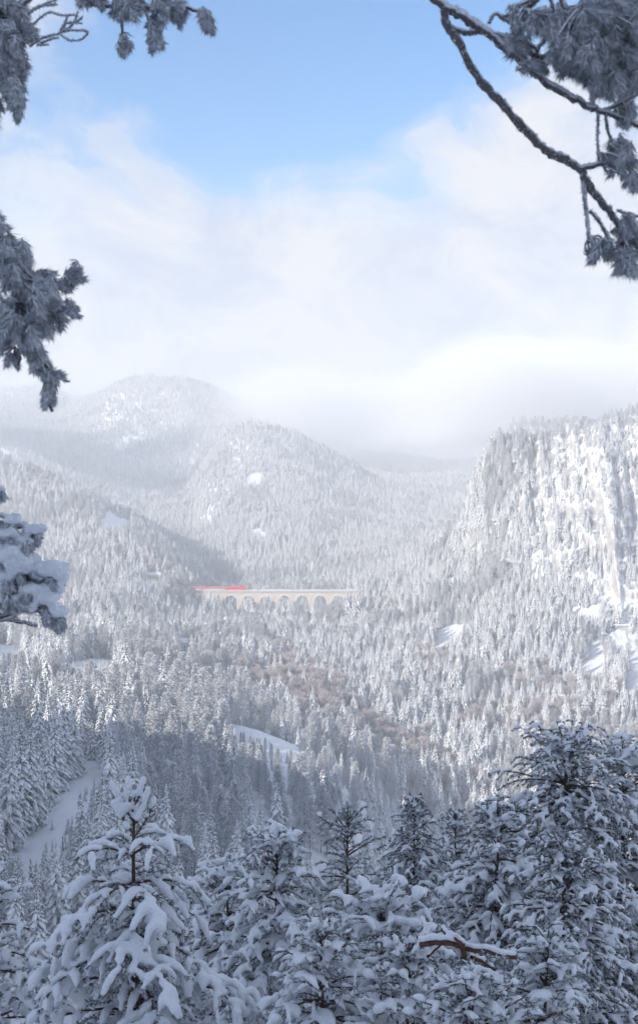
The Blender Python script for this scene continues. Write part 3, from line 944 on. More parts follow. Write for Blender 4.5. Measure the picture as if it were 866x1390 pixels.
def bx(x0, x1, y0, y1, z0, z1):
    V = np.array([(x, y, z) for z in (z0, z1) for y in (y0, y1) for x in (x0, x1)], float)
    return V, np.array([(0, 2, 3, 1), (4, 5, 7, 6), (0, 1, 5, 4), (2, 6, 7, 3), (0, 4, 6, 2), (1, 3, 7, 5)])
def joinq(parts):
    Vs, Fs, o = [], [], 0
    for V, F_ in parts:
        Vs.append(V); Fs.append(np.asarray(F_) + o); o += len(V)
    return np.concatenate(Vs), np.concatenate(Fs)
def part(name, vf, mat, parent, smooth=False, bevel=0.0):
    me = mesh_np(name, vf[0], vf[1], smooth)
    o = link_mesh(name, me, [mat], parent)
    if bevel:
        md = o.modifiers.new('bevel', 'BEVEL'); md.width = bevel; md.segments = 2; md.limit_method = 'ANGLE'
    return o

VY = 1400.0
via = empty('viaduct', ((360 - CX) / F_PX * VY, VY, -140.6))
tag(via, 'long pale stone railway viaduct with round arches crossing the forested valley', 'viaduct')
BAY = 24.25 / F_PX * VY
OPEN = 7.15
xc = [(p - 360) / F_PX * VY for p in (313, 337.2, 361.5, 385.7, 410, 434.2, 458.5)]
XL, XR = xc[0] - BAY * .5 - 30, xc[-1] + BAY * .5 + 12
TH = 4.3
ZC = -5.2          # crown of the opening below the deck
for x in xc:
    # wall over one arch, cut out by the round opening
    n = 18
    pts = []
    for k in range(n + 1):
        a = PI - PI * k / n
        pts.append((x + OPEN * math.cos(a), ZC - OPEN + OPEN * math.sin(a)))
    xs = [x - BAY / 2] + [p[0] for p in pts] + [x + BAY / 2]
    zs = [ZC - OPEN] + [p[1] for p in pts] + [ZC - OPEN]
    V, Fc = [], []
    for xx, zz in zip(xs, zs):
        for yy in (-TH, TH):
            V += [(xx, yy, zz), (xx, yy, -1.6)]
    for k in range(len(xs) - 1):
        q = 4 * k
        Fc += [(q, q + 4, q + 5, q + 1), (q + 2, q + 3, q + 7, q + 6), (q, q + 2, q + 6, q + 4)]
    part('spandrel_wall', (np.array(V, float), np.array(Fc)), M_STONE, via)
    V, Fc = [], []
    for k in range(n + 1):
        a = PI - PI * k / n
        for rr_, yy in ((OPEN - .06, -TH - .3), (OPEN + 1.25, -TH - .3), (OPEN + 1.25, TH + .3), (OPEN - .06, TH + .3)):
            V.append((x + rr_ * math.cos(a), yy, ZC - OPEN + rr_ * math.sin(a)))
    for k in range(n):
        for s in range(4):
            Fc.append((4 * k + s, 4 * k + (s + 1) % 4, 4 * k + 4 + (s + 1) % 4, 4 * k + 4 + s))
    part('arch_ring', (np.array(V, float), np.array(Fc)), M_RING, via)
for i in range(len(xc) + 1):
    x = xc[0] - BAY / 2 + i * BAY
    hw = BAY / 2 - OPEN
    V = []
    for z, w_, t_ in ((ZC - OPEN - .01, hw - .05, TH - .05), (ZC - OPEN - 26, hw + .5, TH + 1.0), (ZC - OPEN - 40, hw + 1.2, TH + 1.8)):
        V += [(x - w_, -t_, z), (x + w_, -t_, z), (x + w_, t_, z), (x - w_, t_, z)]
    Fc = [(4 * k + s, 4 * k + (s + 1) % 4, 4 * k + 4 + (s + 1) % 4, 4 * k + 4 + s) for k in range(2) for s in range(4)]
    pr = part('pier', (np.array(V, float), np.array(Fc)), M_STONE, via)
    part('impost', bx(x - hw - .15, x + hw + .15, -TH - .45, TH + .45, ZC - OPEN - .9, ZC - OPEN - .05), M_RING, pr)
part('cornice', bx(XL, XR, -TH - .7, TH + .7, -1.6, -.95), M_PARAPET, via)
part('deck', bx(XL, XR, -TH + .3, TH - .3, -.95, -.25), M_SNOW, via)
for s in (-1, 1):
    pp = part('parapet', bx(XL, XR, s * TH - .35, s * TH + .35, -.949, .55), M_PARAPET, via)
    part('snow_cap', bx(XL, XR, s * TH - .42, s * TH + .42, .551, .85), M_SNOW, pp)
part('abutment', bx(XL - 1, xc[0] - BAY / 2 - .02, -TH - .1, TH + .1, -22, -1.62), M_STONE, via)
part('abutment', bx(xc[-1] + BAY / 2 + .02, XR + 1, -TH - .1, TH + .1, -22, -1.62), M_STONE, via)
for px in (300, 349, 398, 447):
    x = (px - 360) / F_PX * VY
    ms_ = part('catenary_mast', joinq([bx(x - .14, x + .14, TH - 1.1, TH - .82, -.25, 7.2), bx(x - .06, x + .06, .4, TH - 1.1, 6.2, 6.36), bx(x - .06, x + .06, .4, TH - 1.1, 5.3, 5.42)]), M_DARKGREY, via)
part('contact_wire', bx(XL, XR, .55, .6, 5.25, 5.31), M_DARKGREY, via)
for s in (-0.35, 1.08):
    part('rail', bx(XL, XR, s - .04, s + .04, -.25, -.1), M_DARKGREY, via)
# snow settled on the imposts and the upper edge of the stonework is part of the material

def vehicle_shell(length, w, h, roof_drop, nose, z0=0.0):
    """body with chamfered roof and sloped ends"""
    prof = [(-w, z0), (-w * 1.0, z0 + h * .78), (-w * .72, z0 + h - roof_drop * .2), (w * .72, z0 + h - roof_drop * .2), (w, z0 + h * .78), (w, z0)]
    V, Fc = [], []
    for x, sc_ in ((-length / 2, .94), (-length / 2 + nose, 1), (length / 2 - nose, 1), (length / 2, .94)):
        for y, z in prof:
            V.append((x, y * sc_, z0 + (z - z0) * (sc_ if z > z0 + .5 else 1)))
    n = len(prof)
    for k in range(3):
        for s in range(n):
            Fc.append((n * k + s, n * k + (s + 1) % n, n * (k + 1) + (s + 1) % n, n * (k + 1) + s))
    for b in (0, 3 * n):
        Fc += [(b, b + 1, b + 4, b + 5), (b + 1, b + 2, b + 3, b + 4)]
    return np.array(V, float), np.array(Fc)
TRX = lambda px: (px - CX) / F_PX * VY
TY = VY + 0.36 - 0
TY = VY + .36
DZ = -140.6
def wheels(parent, length, z=-.1):
    for s in (-1, 1):
        bg = part('bogie', joinq([bx(s * length * .34 - 1.7, s * length * .34 + 1.7, -1.1, 1.1, z + .25, z + .75)]), M_DARKGREY, parent)
        for q in (-1.1, 1.1):
            V, Fc = [], []
            for k in range(10):
                a = 2 * PI * k / 10
                V += [(s * length * .34 + q + .46 * math.cos(a), -.8, z + .46 + .46 * math.sin(a)), (s * length * .34 + q + .46 * math.cos(a), .8, z + .46 + .46 * math.sin(a))]
            for k in range(10):
                k2 = (k + 1) % 10
                Fc.append((2 * k, 2 * k2, 2 * k2 + 1, 2 * k + 1))
            for e_ in (0, 1):
                Fc += [(e_, 2 + e_, 4 + e_, 6 + e_), (8 + e_, 10 + e_, 12 + e_, 14 + e_), (e_, 6 + e_, 8 + e_, 14 + e_), (e_, 14 + e_, 16 + e_, 18 + e_)]
            part('wheel', (np.array(V, float), np.array(Fc)), M_DARKGREY, bg)
loco = empty('locomotive', (TRX(320.5), TY, DZ))
tag(loco, 'bright red electric locomotive at the head of the train on the viaduct', 'locomotive')
LL = 21.5
part('body', vehicle_shell(LL, 1.5, 4.3, .8, 1.6, .75), M_RED, loco)
for s in (-1, 1):
    part('cab_window', bx(*sorted((s * (LL / 2 - .42), s * (LL / 2 - .28))), -1.0, 1.0, 3.1, 3.9), M_GLASS, loco)
    part('side_window', bx(s * 8.6 - .5, s * 8.6 + .5, -1.53, -1.49, 2.7, 3.5), M_GLASS, loco)
    part('pantograph', joinq([bx(s * 5 - 1.0, s * 5 + 1.0, -.7, .7, 5.02, 5.1), bx(s * 5 - .08, s * 5 + .08, -.7, .7, 5.1, 5.2)]), M_DARKGREY, loco)
part('grey_skirt', bx(-LL / 2 + 1.4, LL / 2 - 1.4, -1.52, 1.52, .7, 1.15), M_GREY, loco)
wheels(loco, LL)
def carriage(px, label, first=None):
    c = empty('railway_carriage', (TRX(px), TY, DZ))
    tag(c, label, 'carriage', 'carriages behind the locomotive')
    LC = 25.6
    part('body', bx(-LC / 2, LC / 2, -1.42, 1.42, .8, 2.95), M_GREY, c)
    part('upper_side', vehicle_shell(LC, 1.45, 1.5, .4, .5, 2.96), M_RED, c)
    for k in range(9):
        x = -LC / 2 + 2.4 + k * 2.6
        part('window', bx(x - .75, x + .75, -1.47, -1.41, 2.0, 2.8), M_GLASS, c)
    for s in (-1, 1):
        part('door', bx(s * (LC / 2 - .9) - .4, s * (LC / 2 - .9) + .4, -1.48, -1.41, .95, 2.9), M_RED, c)
    part('roof_snow', bx(-LC / 2 + .4, LC / 2 - .4, -.9, .9, 4.42, 4.5), M_SNOW, c)
    wheels(c, LC)
    return c
carriage(291.5, 'red and light grey railway carriage directly behind the red locomotive')
carriage(261.5, 'red and grey railway carriage at the tail, half hidden by trees')

def house(name, label, px, row, d, w, dp, h, roofh, rz, wall, storeys=2, nwin=3):
    p = at(px, row, d)
    gz = float(ground_z(p.x, p.y)[0])
    base = min(p.z, gz + 1.0) if p.z < gz + 8 else p.z
    root = empty(name, (p.x, p.y, base), rz)
    tag(root, label, 'house')
    part('wall', bx(-w / 2, w / 2, -dp / 2, dp / 2, -9, h), wall, root)
    ov = .8
    V = np.array([(-w / 2 - ov, -dp / 2 - ov, h - .3), (w / 2 + ov, -dp / 2 - ov, h - .3), (w / 2 + ov, dp / 2 + ov, h - .3), (-w / 2 - ov, dp / 2 + ov, h - .3),
                  (-w / 2 - ov, 0, h + roofh), (w / 2 + ov, 0, h + roofh)], float)
    Fc = np.array([(0, 1, 5, 4), (2, 3, 4, 5), (0, 3, 2, 1), (0, 4, 3, 3), (1, 2, 5, 5)])
    me = bpy.data.meshes.new('roof'); me.from_pydata(V.tolist(), [], [tuple(dict.fromkeys(f)) for f in Fc.tolist()])
    rf = link_mesh('roof', me, [M_SNOW], root)
    part('chimney', bx(w * .2 - .4, w * .2 + .4, -.4, .4, h + roofh * .4, h + roofh + 1.2), wall, rf)
    for st in range(storeys):
        for k in range(nwin):
            x = -w / 2 + w * (k + .5) / nwin
            z = 1.2 + st * 3.0
            wf = part('window', bx(x - .65, x + .65, -dp / 2 - .08, -dp / 2 - .02, z, z + 1.5), M_GREY, root)
            part('pane', bx(x - .5, x + .5, -dp / 2 - .11, -dp / 2 - .082, z + .12, z + 1.38), M_GLASS, wf)
    part('door', bx(-w / 2 + .5, -w / 2 + 1.5, -dp / 2 - .07, -dp / 2 - .02, 0, 0.9), M_DARKGREY, root)
    return root
HOUSES = [('house', 'tall pale grey house with a snowy roof among bare trees below the viaduct', 250, 885, 1000, 9.5, 9, 8.5, 3.2, R(12), M_PLASTER2, 2, 3),
          ('station_building', 'long low cream building with a snowy roof in the trees left of the viaduct', 207, 786, 1425, 21, 8, 5.5, 2.6, R(-4), M_PLASTER, 1, 6)]
for h_ in HOUSES:
    house(*h_)

# tunnel mouth on the right, under the cliff
tp = at(846, 868, 1085)
tun = empty('tunnel_portal', tuple(tp), R(-12))
tag(tun, 'grey concrete tunnel mouth with a dark arched opening under the snowy cliff', 'tunnel portal')
n = 12; ow = 2.9; oh = 4.6; ox = -4.6
pts = [(ox - ow, 0)] + [(ox + ow * math.cos(PI - PI * k / n), oh + ow * math.sin(PI * k / n)) for k in range(n + 1)] + [(ox + ow, 0)]
V, Fc = [], []
for (xx, zz) in pts:
    V += [(xx, 0, zz), (xx, 0, 12), (xx, 14, zz)]
for k in range(len(pts) - 1):
    q = 3 * k
    Fc += [(q, q + 3, q + 4, q + 1), (q, q + 2, q + 5, q + 3)]
part('portal_wall', (np.array(V, float), np.array(Fc)), M_CONC, tun)
part('portal_wing', bx(-9.0, ox - ow - .01, -.25, 12, -2, 10.5), M_CONC, tun)
part('portal_wing', bx(ox + ow + .01, 9.0, -.25, 12, -2, 12), M_CONC, tun)
part('tunnel_back', bx(ox - ow, ox + ow, 13.5, 14, 0, 8), M_DARKGREY, tun)
part('roof_slab', bx(-9.6, 9.8, -1.1, 13, 12.01, 12.8), M_CONC, tun)
part('snow_cap', bx(-9.7, 9.9, -1.2, 13.2, 12.81, 13.7), M_SNOW, tun, bevel=.3)
part('track_bed', bx(-9, 22, -3.2, -.3, -1.2, -.2), M_SNOW, tun)
rw = empty('retaining_wall', tuple(at(868, 884, 1075)), R(14))
tag(rw, 'beige stone retaining wall stepping down to the right of the tunnel mouth', 'wall')
part('wall', bx(-10, 22, -1.0, 4, -22, 7.5), M_BEIGE, rw, bevel=.25)
part('coping', bx(-10.4, 22.4, -1.5, 4.2, 7.51, 8.4), M_SNOW, rw, bevel=.2)
def box_mesh(name, x0, x1, y0, y1, z0, z1):
    V = [(x, y, z) for z in (z0, z1) for y in (y0, y1) for x in (x0, x1)]
    return mesh_np(name, V, [(0, 2, 3, 1), (4, 5, 7, 6), (0, 1, 5, 4), (2, 6, 7, 3), (0, 4, 6, 2), (1, 3, 7, 5)])
# ------------------------------------------------------------------ low cloud hanging on the heights
def cloud_volume(name, label, x0, x1, y0, y1, z0, z1, dens, scale, thr, soft, ztop=0.35, seed=0.0, step=0.25, edge=0.14):
    me = box_mesh(name, x0, x1, y0, y1, z0, z1)
    m, nt, N, L = new_mat(name + '_air')
    N.remove(N['Principled BSDF'])
    pv = nd(nt, 'ShaderNodeVolumePrincipled')
    pv.inputs['Color'].default_value = (0.995, 0.996, 1.0, 1)
    pv.inputs['Anisotropy'].default_value = 0.0
    tcn = nd(nt, 'ShaderNodeTexCoord')
    sp = nd(nt, 'ShaderNodeSeparateXYZ'); L.new(tcn.outputs['Generated'], sp.inputs[0])
    n = nd(nt, 'ShaderNodeTexNoise', in_Scale=scale, in_Detail=4.0, in_Roughness=0.55)
    mpn = nd(nt, 'ShaderNodeMapping'); mpn.inputs['Location'].default_value = (seed, seed * 1.7, 0)
    L.new(tcn.outputs['Object'], mpn.inputs[0]); L.new(mpn.outputs[0], n.inputs['Vector'])
    v = math_n(nt, 'SUBTRACT', n.outputs[0], thr)
    # thicker with height, thinning to nothing at the faces of the volume
    zz = math_n(nt, 'MULTIPLY', sp.outputs[2], ztop)
    v = math_n(nt, 'ADD', v, zz)
    for ax in (0, 1, 2):
        c = math_n(nt, 'SUBTRACT', sp.outputs[ax], 0.5)
        c = math_n(nt, 'ABSOLUTE', c)
        c = math_n(nt, 'SUBTRACT', 0.5, c)
        mr = nd(nt, 'ShaderNodeMapRange')
        mr.inputs['From Max'].default_value = edge[ax]
        mr.inputs['To Min'].default_value = -0.5
        mr.inputs['To Max'].default_value = 0.0
        L.new(c, mr.inputs['Value'])
        v = math_n(nt, 'ADD', v, mr.outputs[0])
    v = math_n(nt, 'DIVIDE', v, soft)
    v = math_n(nt, 'MULTIPLY', v, 1.0, clamp=True)
    v = math_n(nt, 'MULTIPLY', v, v)
    v = math_n(nt, 'MULTIPLY', v, dens)
    L.new(v, pv.inputs['Density'])
    L.new(pv.outputs[0], N['Material Output'].inputs['Volume'])

    try: m.cycles.volume_step_rate = step
    except Exception as ex: print(ex)
    o = link_mesh(name, me, [m])
    tag(o, label, 'cloud', kind='stuff')
    return o
# ------------------------------------------------------------------ near pines with real snow loads
M_NEEDLE = foliage_mat('pine_needles', (0.030, 0.045, 0.035), (0.80, 0.83, 0.88), 0.15, 0.75, 9.0, 0.22)
M_NEEDLE_RIME = foliage_mat('rimed_pine_needles', (0.05, 0.06, 0.06), (0.84, 0.86, 0.90), -0.2, 0.45, 30.0, 0.50, (0.50, 0.53, 0.58))
M_TWIG_RIME = foliage_mat('rimed_bark', (0.055, 0.038, 0.032), (0.74, 0.77, 0.83), -0.10, 0.35, 40.0, 0.10)
M_FROST = foliage_mat('hoar_frost', (0.66, 0.69, 0.74), (0.88, 0.90, 0.93), -0.6, 0.4, 60.0)
M_RED_LIMB = bark_mat('red_brown_broken_wood', (0.07, 0.036, 0.026), (0.17, 0.09, 0.06), 16)

def ico(sub=1):
    bm = bmesh.new(); bmesh.ops.create_icosphere(bm, subdivisions=sub, radius=1.0)
    V = np.array([v.co[:] for v in bm.verts]); F_ = np.array([[v.index for v in f.verts] for f in bm.faces]); bm.free()
    return V, F_
ICO_V, ICO_F = ico(1)

def tube(path, radii, sides=6, rough=0.0, rr=random):
    """tapered tube through points"""
    V, Fc = [], []
    n = len(path)
    up = Vector((0.13, 0.31, 0.94))
    for i in range(n):
        a = path[max(0, i - 1)]; b = path[min(n - 1, i + 1)]
        t = (b - a)
        t = t.normalized() if t.length > 1e-9 else Vector((0, 0, 1))
        u_ = t.cross(up)
        if u_.length < .05: u_ = t.cross(Vector((1, 0, 0)))
        u_.normalize(); v_ = t.cross(u_)
        for s in range(sides):
            an = 2 * PI * s / sides
            r = radii[i] * (1 + rough * rr.uniform(-1, 1))
            V.append(tuple(path[i] + (u_ * math.cos(an) + v_ * math.sin(an)) * r))
    for i in range(n - 1):
        for s in range(sides):
            s2 = (s + 1) % sides
            Fc.append((i * sides + s, i * sides + s2, (i + 1) * sides + s2, (i + 1) * sides + s))
    e_ = (n - 1) * sides
    Fc.append((e_, e_ + 1, e_ + 2, e_ + (3 if sides > 3 else 2)))
    if sides == 3: Fc = Fc[:-1]
    return np.array(V), np.array(Fc)

def join3(parts):
    Vs, Fs, o = [], [], 0
    for V, F_ in parts:
        Vs.append(V); Fs.append(np.asarray(F_) + o); o += len(V)
    return np.concatenate(Vs), np.concatenate(Fs)

class Needles:
    def __init__(s, seed): s.P, s.D, s.L, s.W = [], [], [], []; s.r = np.random.default_rng(seed)
    def tuft(s, p, d, n, ln, w, spread=0.9, back=0.0, droop=0.0):
        d = np.array(d[:]); d = d / (np.linalg.norm(d) + 1e-9)
        v = s.r.normal(size=(n, 3)); v /= np.linalg.norm(v, axis=1)[:, None]
        D = d * 1.0 + v * spread
        D[:, 2] -= droop
        D /= np.linalg.norm(D, axis=1)[:, None]
        P = np.array(p[:]) - d * back * s.r.random(n)[:, None]
        s.P.append(P); s.D.append(D); s.L.append(ln * s.r.uniform(.7, 1.2, n)); s.W.append(w * s.r.uniform(.7, 1.3, n))
    def mesh(s, tent=False):
        P, D, L_, W_ = (np.concatenate(a) for a in (s.P, s.D, s.L, s.W))
        n = len(P)
        q = s.r.normal(size=(n, 3))
        S = np.cross(D, q); S /= (np.linalg.norm(S, axis=1)[:, None] + 1e-9)
        if not tent:
            V = np.stack([P - S * W_[:, None], P + S * W_[:, None], P + D * L_[:, None]], 1).reshape(-1, 3)
            return V, np.arange(3 * n).reshape(-1, 3)
        Up = np.cross(S, D); Up = np.where(Up[:, 2:3] < 0, -Up, Up)
        M_ = P + D * L_[:, None] * .5
        T_ = P + D * L_[:, None]
        w = W_[:, None]
        V = np.stack([P - S * w * .6, P + Up * w * .5, P + S * w * .6, M_ - S * w, M_ + Up * w * .8, M_ + S * w, T_], 1).reshape(-1, 3)
        b = np.arange(n)[:, None] * 7
        Fc = np.concatenate([b + np.array([[0, 1, 4]]), b + np.array([[0, 4, 3]]), b + np.array([[1, 2, 5]]), b + np.array([[1, 5, 4]]), b + np.array([[3, 4, 6]]), b + np.array([[4, 5, 6]])])
        return V, Fc

def snow_mesh(name, C_, R_, voxel, mat, parent, flat=0.8, smooth=4, lump=0.0, seed=0):
    """overlapping lumps fused into one soft mass"""
    C_ = np.asarray(C_); R_ = np.asarray(R_)
    n = len(C_)
    rg = np.random.default_rng(seed)
    jit = 1 + rg.uniform(-.12, .12, (n, 1, 1))
    sc = np.array([1, 1, flat])
    V = (ICO_V[None] * R_[:, None, None] * jit * sc + C_[:, None, :]).reshape(-1, 3)
    Fc = (ICO_F[None] + np.arange(n)[:, None, None] * len(ICO_V)).reshape(-1, 3)
    me = mesh_np(name, V, Fc)
    o = bpy.data.objects.new(name, me); COL.objects.link(o)
    md = o.modifiers.new('fuse', 'REMESH'); md.mode = 'VOXEL'; md.voxel_size = voxel * 1.12; md.adaptivity = 0.0; md.use_smooth_shade = True
    md = o.modifiers.new('soften', 'SMOOTH'); md.factor = 0.5; md.iterations = smooth
    md = o.modifiers.new('lighten', 'DECIMATE'); md.ratio = 0.31
    dg = bpy.context.evaluated_depsgraph_get()
    me2 = bpy.data.meshes.new_from_object(o.evaluated_get(dg), depsgraph=dg)
    bpy.data.objects.remove(o); bpy.data.meshes.remove(me)
    if lump > 0:
        nv = len(me2.vertices)
        co = np.zeros(nv * 3, np.float32); me2.vertices.foreach_get('co', co); co = co.reshape(-1, 3).astype(float)
        f = 1 / (voxel * 5)
        nx = np.stack([fbm(co[:, 0] * f + k * 7, co[:, 1] * f, co[:, 2] * f, octaves=2) - .5 for k in range(3)], -1)
        co += nx * lump
        me2.vertices.foreach_set('co', co.astype(np.float32).ravel())
    me2.polygons.foreach_set('use_smooth', np.ones(len(me2.polygons), bool))
    me2.materials.clear()
    me2.name = name
    me2.update()
    return tag(link_mesh(name, me2, [mat], parent), kind='stuff')

def near_pine(label, px, row, d, radius, seed, H=None, whorl=0.42, nb=5, droop=0.5, snow_r=0.075, twig_len=0.42, twig_step=0.13,
              needle=0.07, nw=0.006, nn=16, voxel=0.03, snow_prob=0.85, up_top=True, shape=0.75, bark=None, leader=True, tier=None, name='pine_tree',
              finger=1.0, thin=0.0, dense_needles=1.0, mat_n=None, shoots=0):
    rr = random.Random(seed)
    tip = at(px, row, d) - Vector((0, 0, .2))
    gz = float(ground_z(tip.x, tip.y)[0])
    if H is None: H = tip.z - gz + .2
    base_z = tip.z - H
    root = empty(name, (tip.x, tip.y, base_z))
    tag(root, label, 'pine tree', None)
    bark = bark or M_BARK_PINE
    path, rad = [], []
    for k in range(13):
        t = k / 12
        path.append(Vector((math.sin(t * 9 + seed) * .10 * (1 - t), math.cos(t * 8 + seed) * .10 * (1 - t), t * H)))
        rad.append((0.008 * H + .01) * (1 - t) ** .8 + 0.012)
    part('trunk', tube(path, rad, 8), bark, root, True)
    def trunk_at(z):
        f = min(max(z / H, 0), 1) * 12; i = min(int(f), 11)
        return path[i].lerp(path[i + 1], f - i)
    ND = Needles(seed); SC_, SR_ = [], []
    zmin = max(0.1 * H, -0.5 * d - base_z - 0.6)
    def shoot(p, dr, L, r, sag):
        """a twig with needles along it and snow on top"""
        pts = [p]; dr = dr.normalized()
        n = max(3, int(L / 0.07))
        for k in range(n):
            dr = (dr + Vector((rr.uniform(-.08, .08), rr.uniform(-.08, .08), -sag / n * 1.3))).normalized()
            pts.append(pts[-1] + dr * (L / n))
        return pts
    def clothe(pts, snow_w, dens):
        n = len(pts)
        bare = rr.random() > snow_prob
        for k in range(n):
            q = pts[k]
            dd = (pts[min(k + 1, n - 1)] - pts[max(k - 1, 0)])
            s = k / (n - 1)
            ND.tuft(q, dd, max(2, int(nn * .34 * dens * dense_needles)), needle, nw * 1.6, .85, back=.05)
            if not bare and rr.random() > thin:
                w = snow_w * (0.55 + 0.6 * math.sin(min(1, s * 1.15) * PI * .9)) * rr.uniform(.8, 1.2)
                SC_.append((q.x, q.y, q.z + w * .55)); SR_.append(w)
        ND.tuft(pts[-1], pts[-1] - pts[-2], int(nn * 1.6 * dens * dense_needles), needle * 1.15, nw * 1.35, .7)
    z = H - (0.12 if not shoots else .95)
    first = True
    while z > zmin:
        t = (H - z) / H
        depth = H - z
        L0 = radius * min(1.0, (depth / (radius * 1.9)) ** shape) if depth > 0.15 else 0.22
        n = nb if depth > .5 else max(4, nb - 1)
        off = rr.random() * 6.28
        for b in range(n):
            a = off + 2 * PI * b / n + rr.uniform(-.35, .35)
            L = max(.22, L0 * rr.uniform(.55, 1.25))
            up0 = 1.25 if (depth < 0.45 and up_top) else (0.75 if depth < 1.0 else rr.uniform(.05, .4))
            dr = Vector((math.cos(a), math.sin(a), up0)).normalized()
            p = trunk_at(z + rr.uniform(-.1, .1))
            bp, dd = [p], dr.copy()
            seg = max(4, int(L / .14))
            for k in range(seg):
                s = k / seg
                sagk = droop * (0.25 + 1.0 * s) * (1.0 if depth > .8 else 0.2)
                dd = (dd + Vector((rr.uniform(-.09, .09), rr.uniform(-.09, .09), rr.uniform(-.05, .05) - sagk * 2.1 / seg))).normalized()
                bp.append(bp[-1] + dd * (L / seg))
            br0 = 0.008 + 0.009 * L
            wood = [tube(bp, [br0 * (1 - k / len(bp)) + .004 for k in range(len(bp))], 4)]
            # side shoots
            k0 = max(1, int(len(bp) * .12)) if depth > .8 else 1
            dist = 0.0
            nxt = rr.uniform(0, twig_step)
            side = rr.choice((-1, 1))
            for k in range(k0, len(bp)):
                segl = (bp[k] - bp[k - 1]).length
                dist += segl
                while dist > nxt:
                    nxt += twig_step * rr.uniform(.7, 1.3)
                    s = k / (len(bp) - 1)
                    dd2 = (bp[k] - bp[k - 1]).normalized()
                    lat = dd2.cross(Vector((0, 0, 1))).normalized() * side
                    side = -side
                    tl = twig_len * rr.uniform(.6, 1.25) * (1.15 - .65 * s) * min(1, L / .9 + .3)
                    td = dd2 * rr.uniform(.5, .9) + lat * rr.uniform(.6, 1.0) + Vector((0, 0, rr.uniform(-.25, .35)))
                    tp_ = shoot(bp[k], td, tl, .006, droop * 1.1)
                    wood.append(tube([tp_[0], tp_[len(tp_) // 2], tp_[-1]], [.007, .006, .004], 3))
                    clothe(tp_, snow_r * finger * rr.uniform(.7, 1.25) * min(1.0, .55 + L * .4), 1.0)
            # the branch's own end
            clothe(bp[max(1, len(bp) // 2):], snow_r * rr.uniform(.8, 1.15) * min(1.0, .5 + L * .5), 1.0)
            part('branch', join3(wood), bark, root, True)
        # short inner twigs that close the crown round the stem
        if depth > .35:
            iw = []
            for _q in range(5):
                a = rr.random() * 6.28
                tp_ = shoot(trunk_at(z + rr.uniform(-.5, .5) * whorl), Vector((math.cos(a), math.sin(a), rr.uniform(-.1, .8))), min(.7, L0 * .5) * rr.uniform(.5, 1.1) + .12, .006, droop * .6)
                iw.append(tube([tp_[0], tp_[len(tp_) // 2], tp_[-1]], [.008, .006, .004], 3))
                for k in range(1, len(tp_), 1):
                    ND.tuft(tp_[k], tp_[k] - tp_[k - 1], max(4, int(nn * .55)), needle * 1.2, nw * 1.7, .9)
                    if rr.random() < .35:
                        w = snow_r * rr.uniform(.4, .8); SC_.append((tp_[k].x, tp_[k].y, tp_[k].z + w * .4)); SR_.append(w)
            part('branch', join3(iw), bark, root, True)
        z -= whorl * rr.uniform(.75, 1.25) * (0.45 if depth < .5 else 1.0)
        first = False
    if shoots:
        wood = []
        for q in range(shoots):
            a = q * 2.399 + rr.uniform(-.3, .3)
            dz_ = .25 + .55 * q / shoots
            p = trunk_at(H - dz_)
            dr = Vector((math.cos(a), math.sin(a), 1.15 + .3 * rr.random()))
            tp_ = shoot(p, dr, (.38 + .55 * dz_) * rr.uniform(.85, 1.1), .008, -.45)
            wood.append(tube([tp_[0], tp_[len(tp_) // 2], tp_[-1]], [.012, .01, .006], 4))
            for k in range(1, len(tp_)):
                ND.tuft(tp_[k], tp_[k] - tp_[k - 1], 26, needle * 1.2, nw * 1.3, .8)
                if k > 1 and rr.random() < .85:
                    w = snow_r * rr.uniform(.7, 1.0)
                    SC_.append((tp_[k].x - .02, tp_[k].y - .01, tp_[k].z + w * .4)); SR_.append(w)
        for k in range(5):
            p = trunk_at(H - .05 - .09 * k)
            ND.tuft(p, Vector((0, 0, 1)), 30, needle * 1.2, nw * 1.3, .8)
            SC_.append((p.x - .02, p.y, p.z + .04)); SR_.append(snow_r * (.55 + .07 * k))
        part('branch', join3(wood), bark, root, True)
    V, Fc = ND.mesh()
    nm = link_mesh('needles', mesh_np('needles', V, Fc), [mat_n or M_NEEDLE], root)
    tag(nm, kind='stuff')
    if SC_:
        sn = snow_mesh('snow_load', SC_, SR_, voxel, M_SNOW, root, .82, 3, lump=voxel * .9, seed=seed)
    return root

near_pine('snow-laden pine at bottom left, its upright top shoots and drooping boughs under thick snow', 182, 1056, 18, 2.2, 3, whorl=.4, nb=5, droop=.7,
          snow_r=.082, twig_len=.62, twig_step=.16, nn=34, nw=.006, voxel=.027, finger=.95, snow_prob=.82, shape=.62, shoots=9)
near_pine('snowy pine at the lower left edge, half hidden by the thickly laden pine', -5, 1168, 21, 1.7, 5, nn=10, snow_r=.085, voxel=.04, twig_step=.2)
near_pine('rounded pine with small snow clods, tallest of the bushy group left of the bare-trunked pine', 376, 1124, 23, 1.9, 9, droop=.6, snow_r=.066, twig_len=.38, twig_step=.13, voxel=.03, nn=13, nb=7, whorl=.27, shape=.5)
near_pine('low bushy pine right behind the thickly laden pine, its top beside the larches', 308, 1160, 26, 2.2, 12, droop=.5, snow_r=.07, twig_len=.38, twig_step=.16, voxel=.038, nn=12, nb=7, whorl=.3, shape=.5)
near_pine('thin pine with bare reddish trunk showing between sparse snowy tufts', 472, 1088, 24, 1.35, 15, droop=.25, snow_r=.056, twig_len=.32, twig_step=.17, voxel=.03, nn=20, whorl=.36, nb=5, thin=.25, snow_prob=.7, shape=.6)
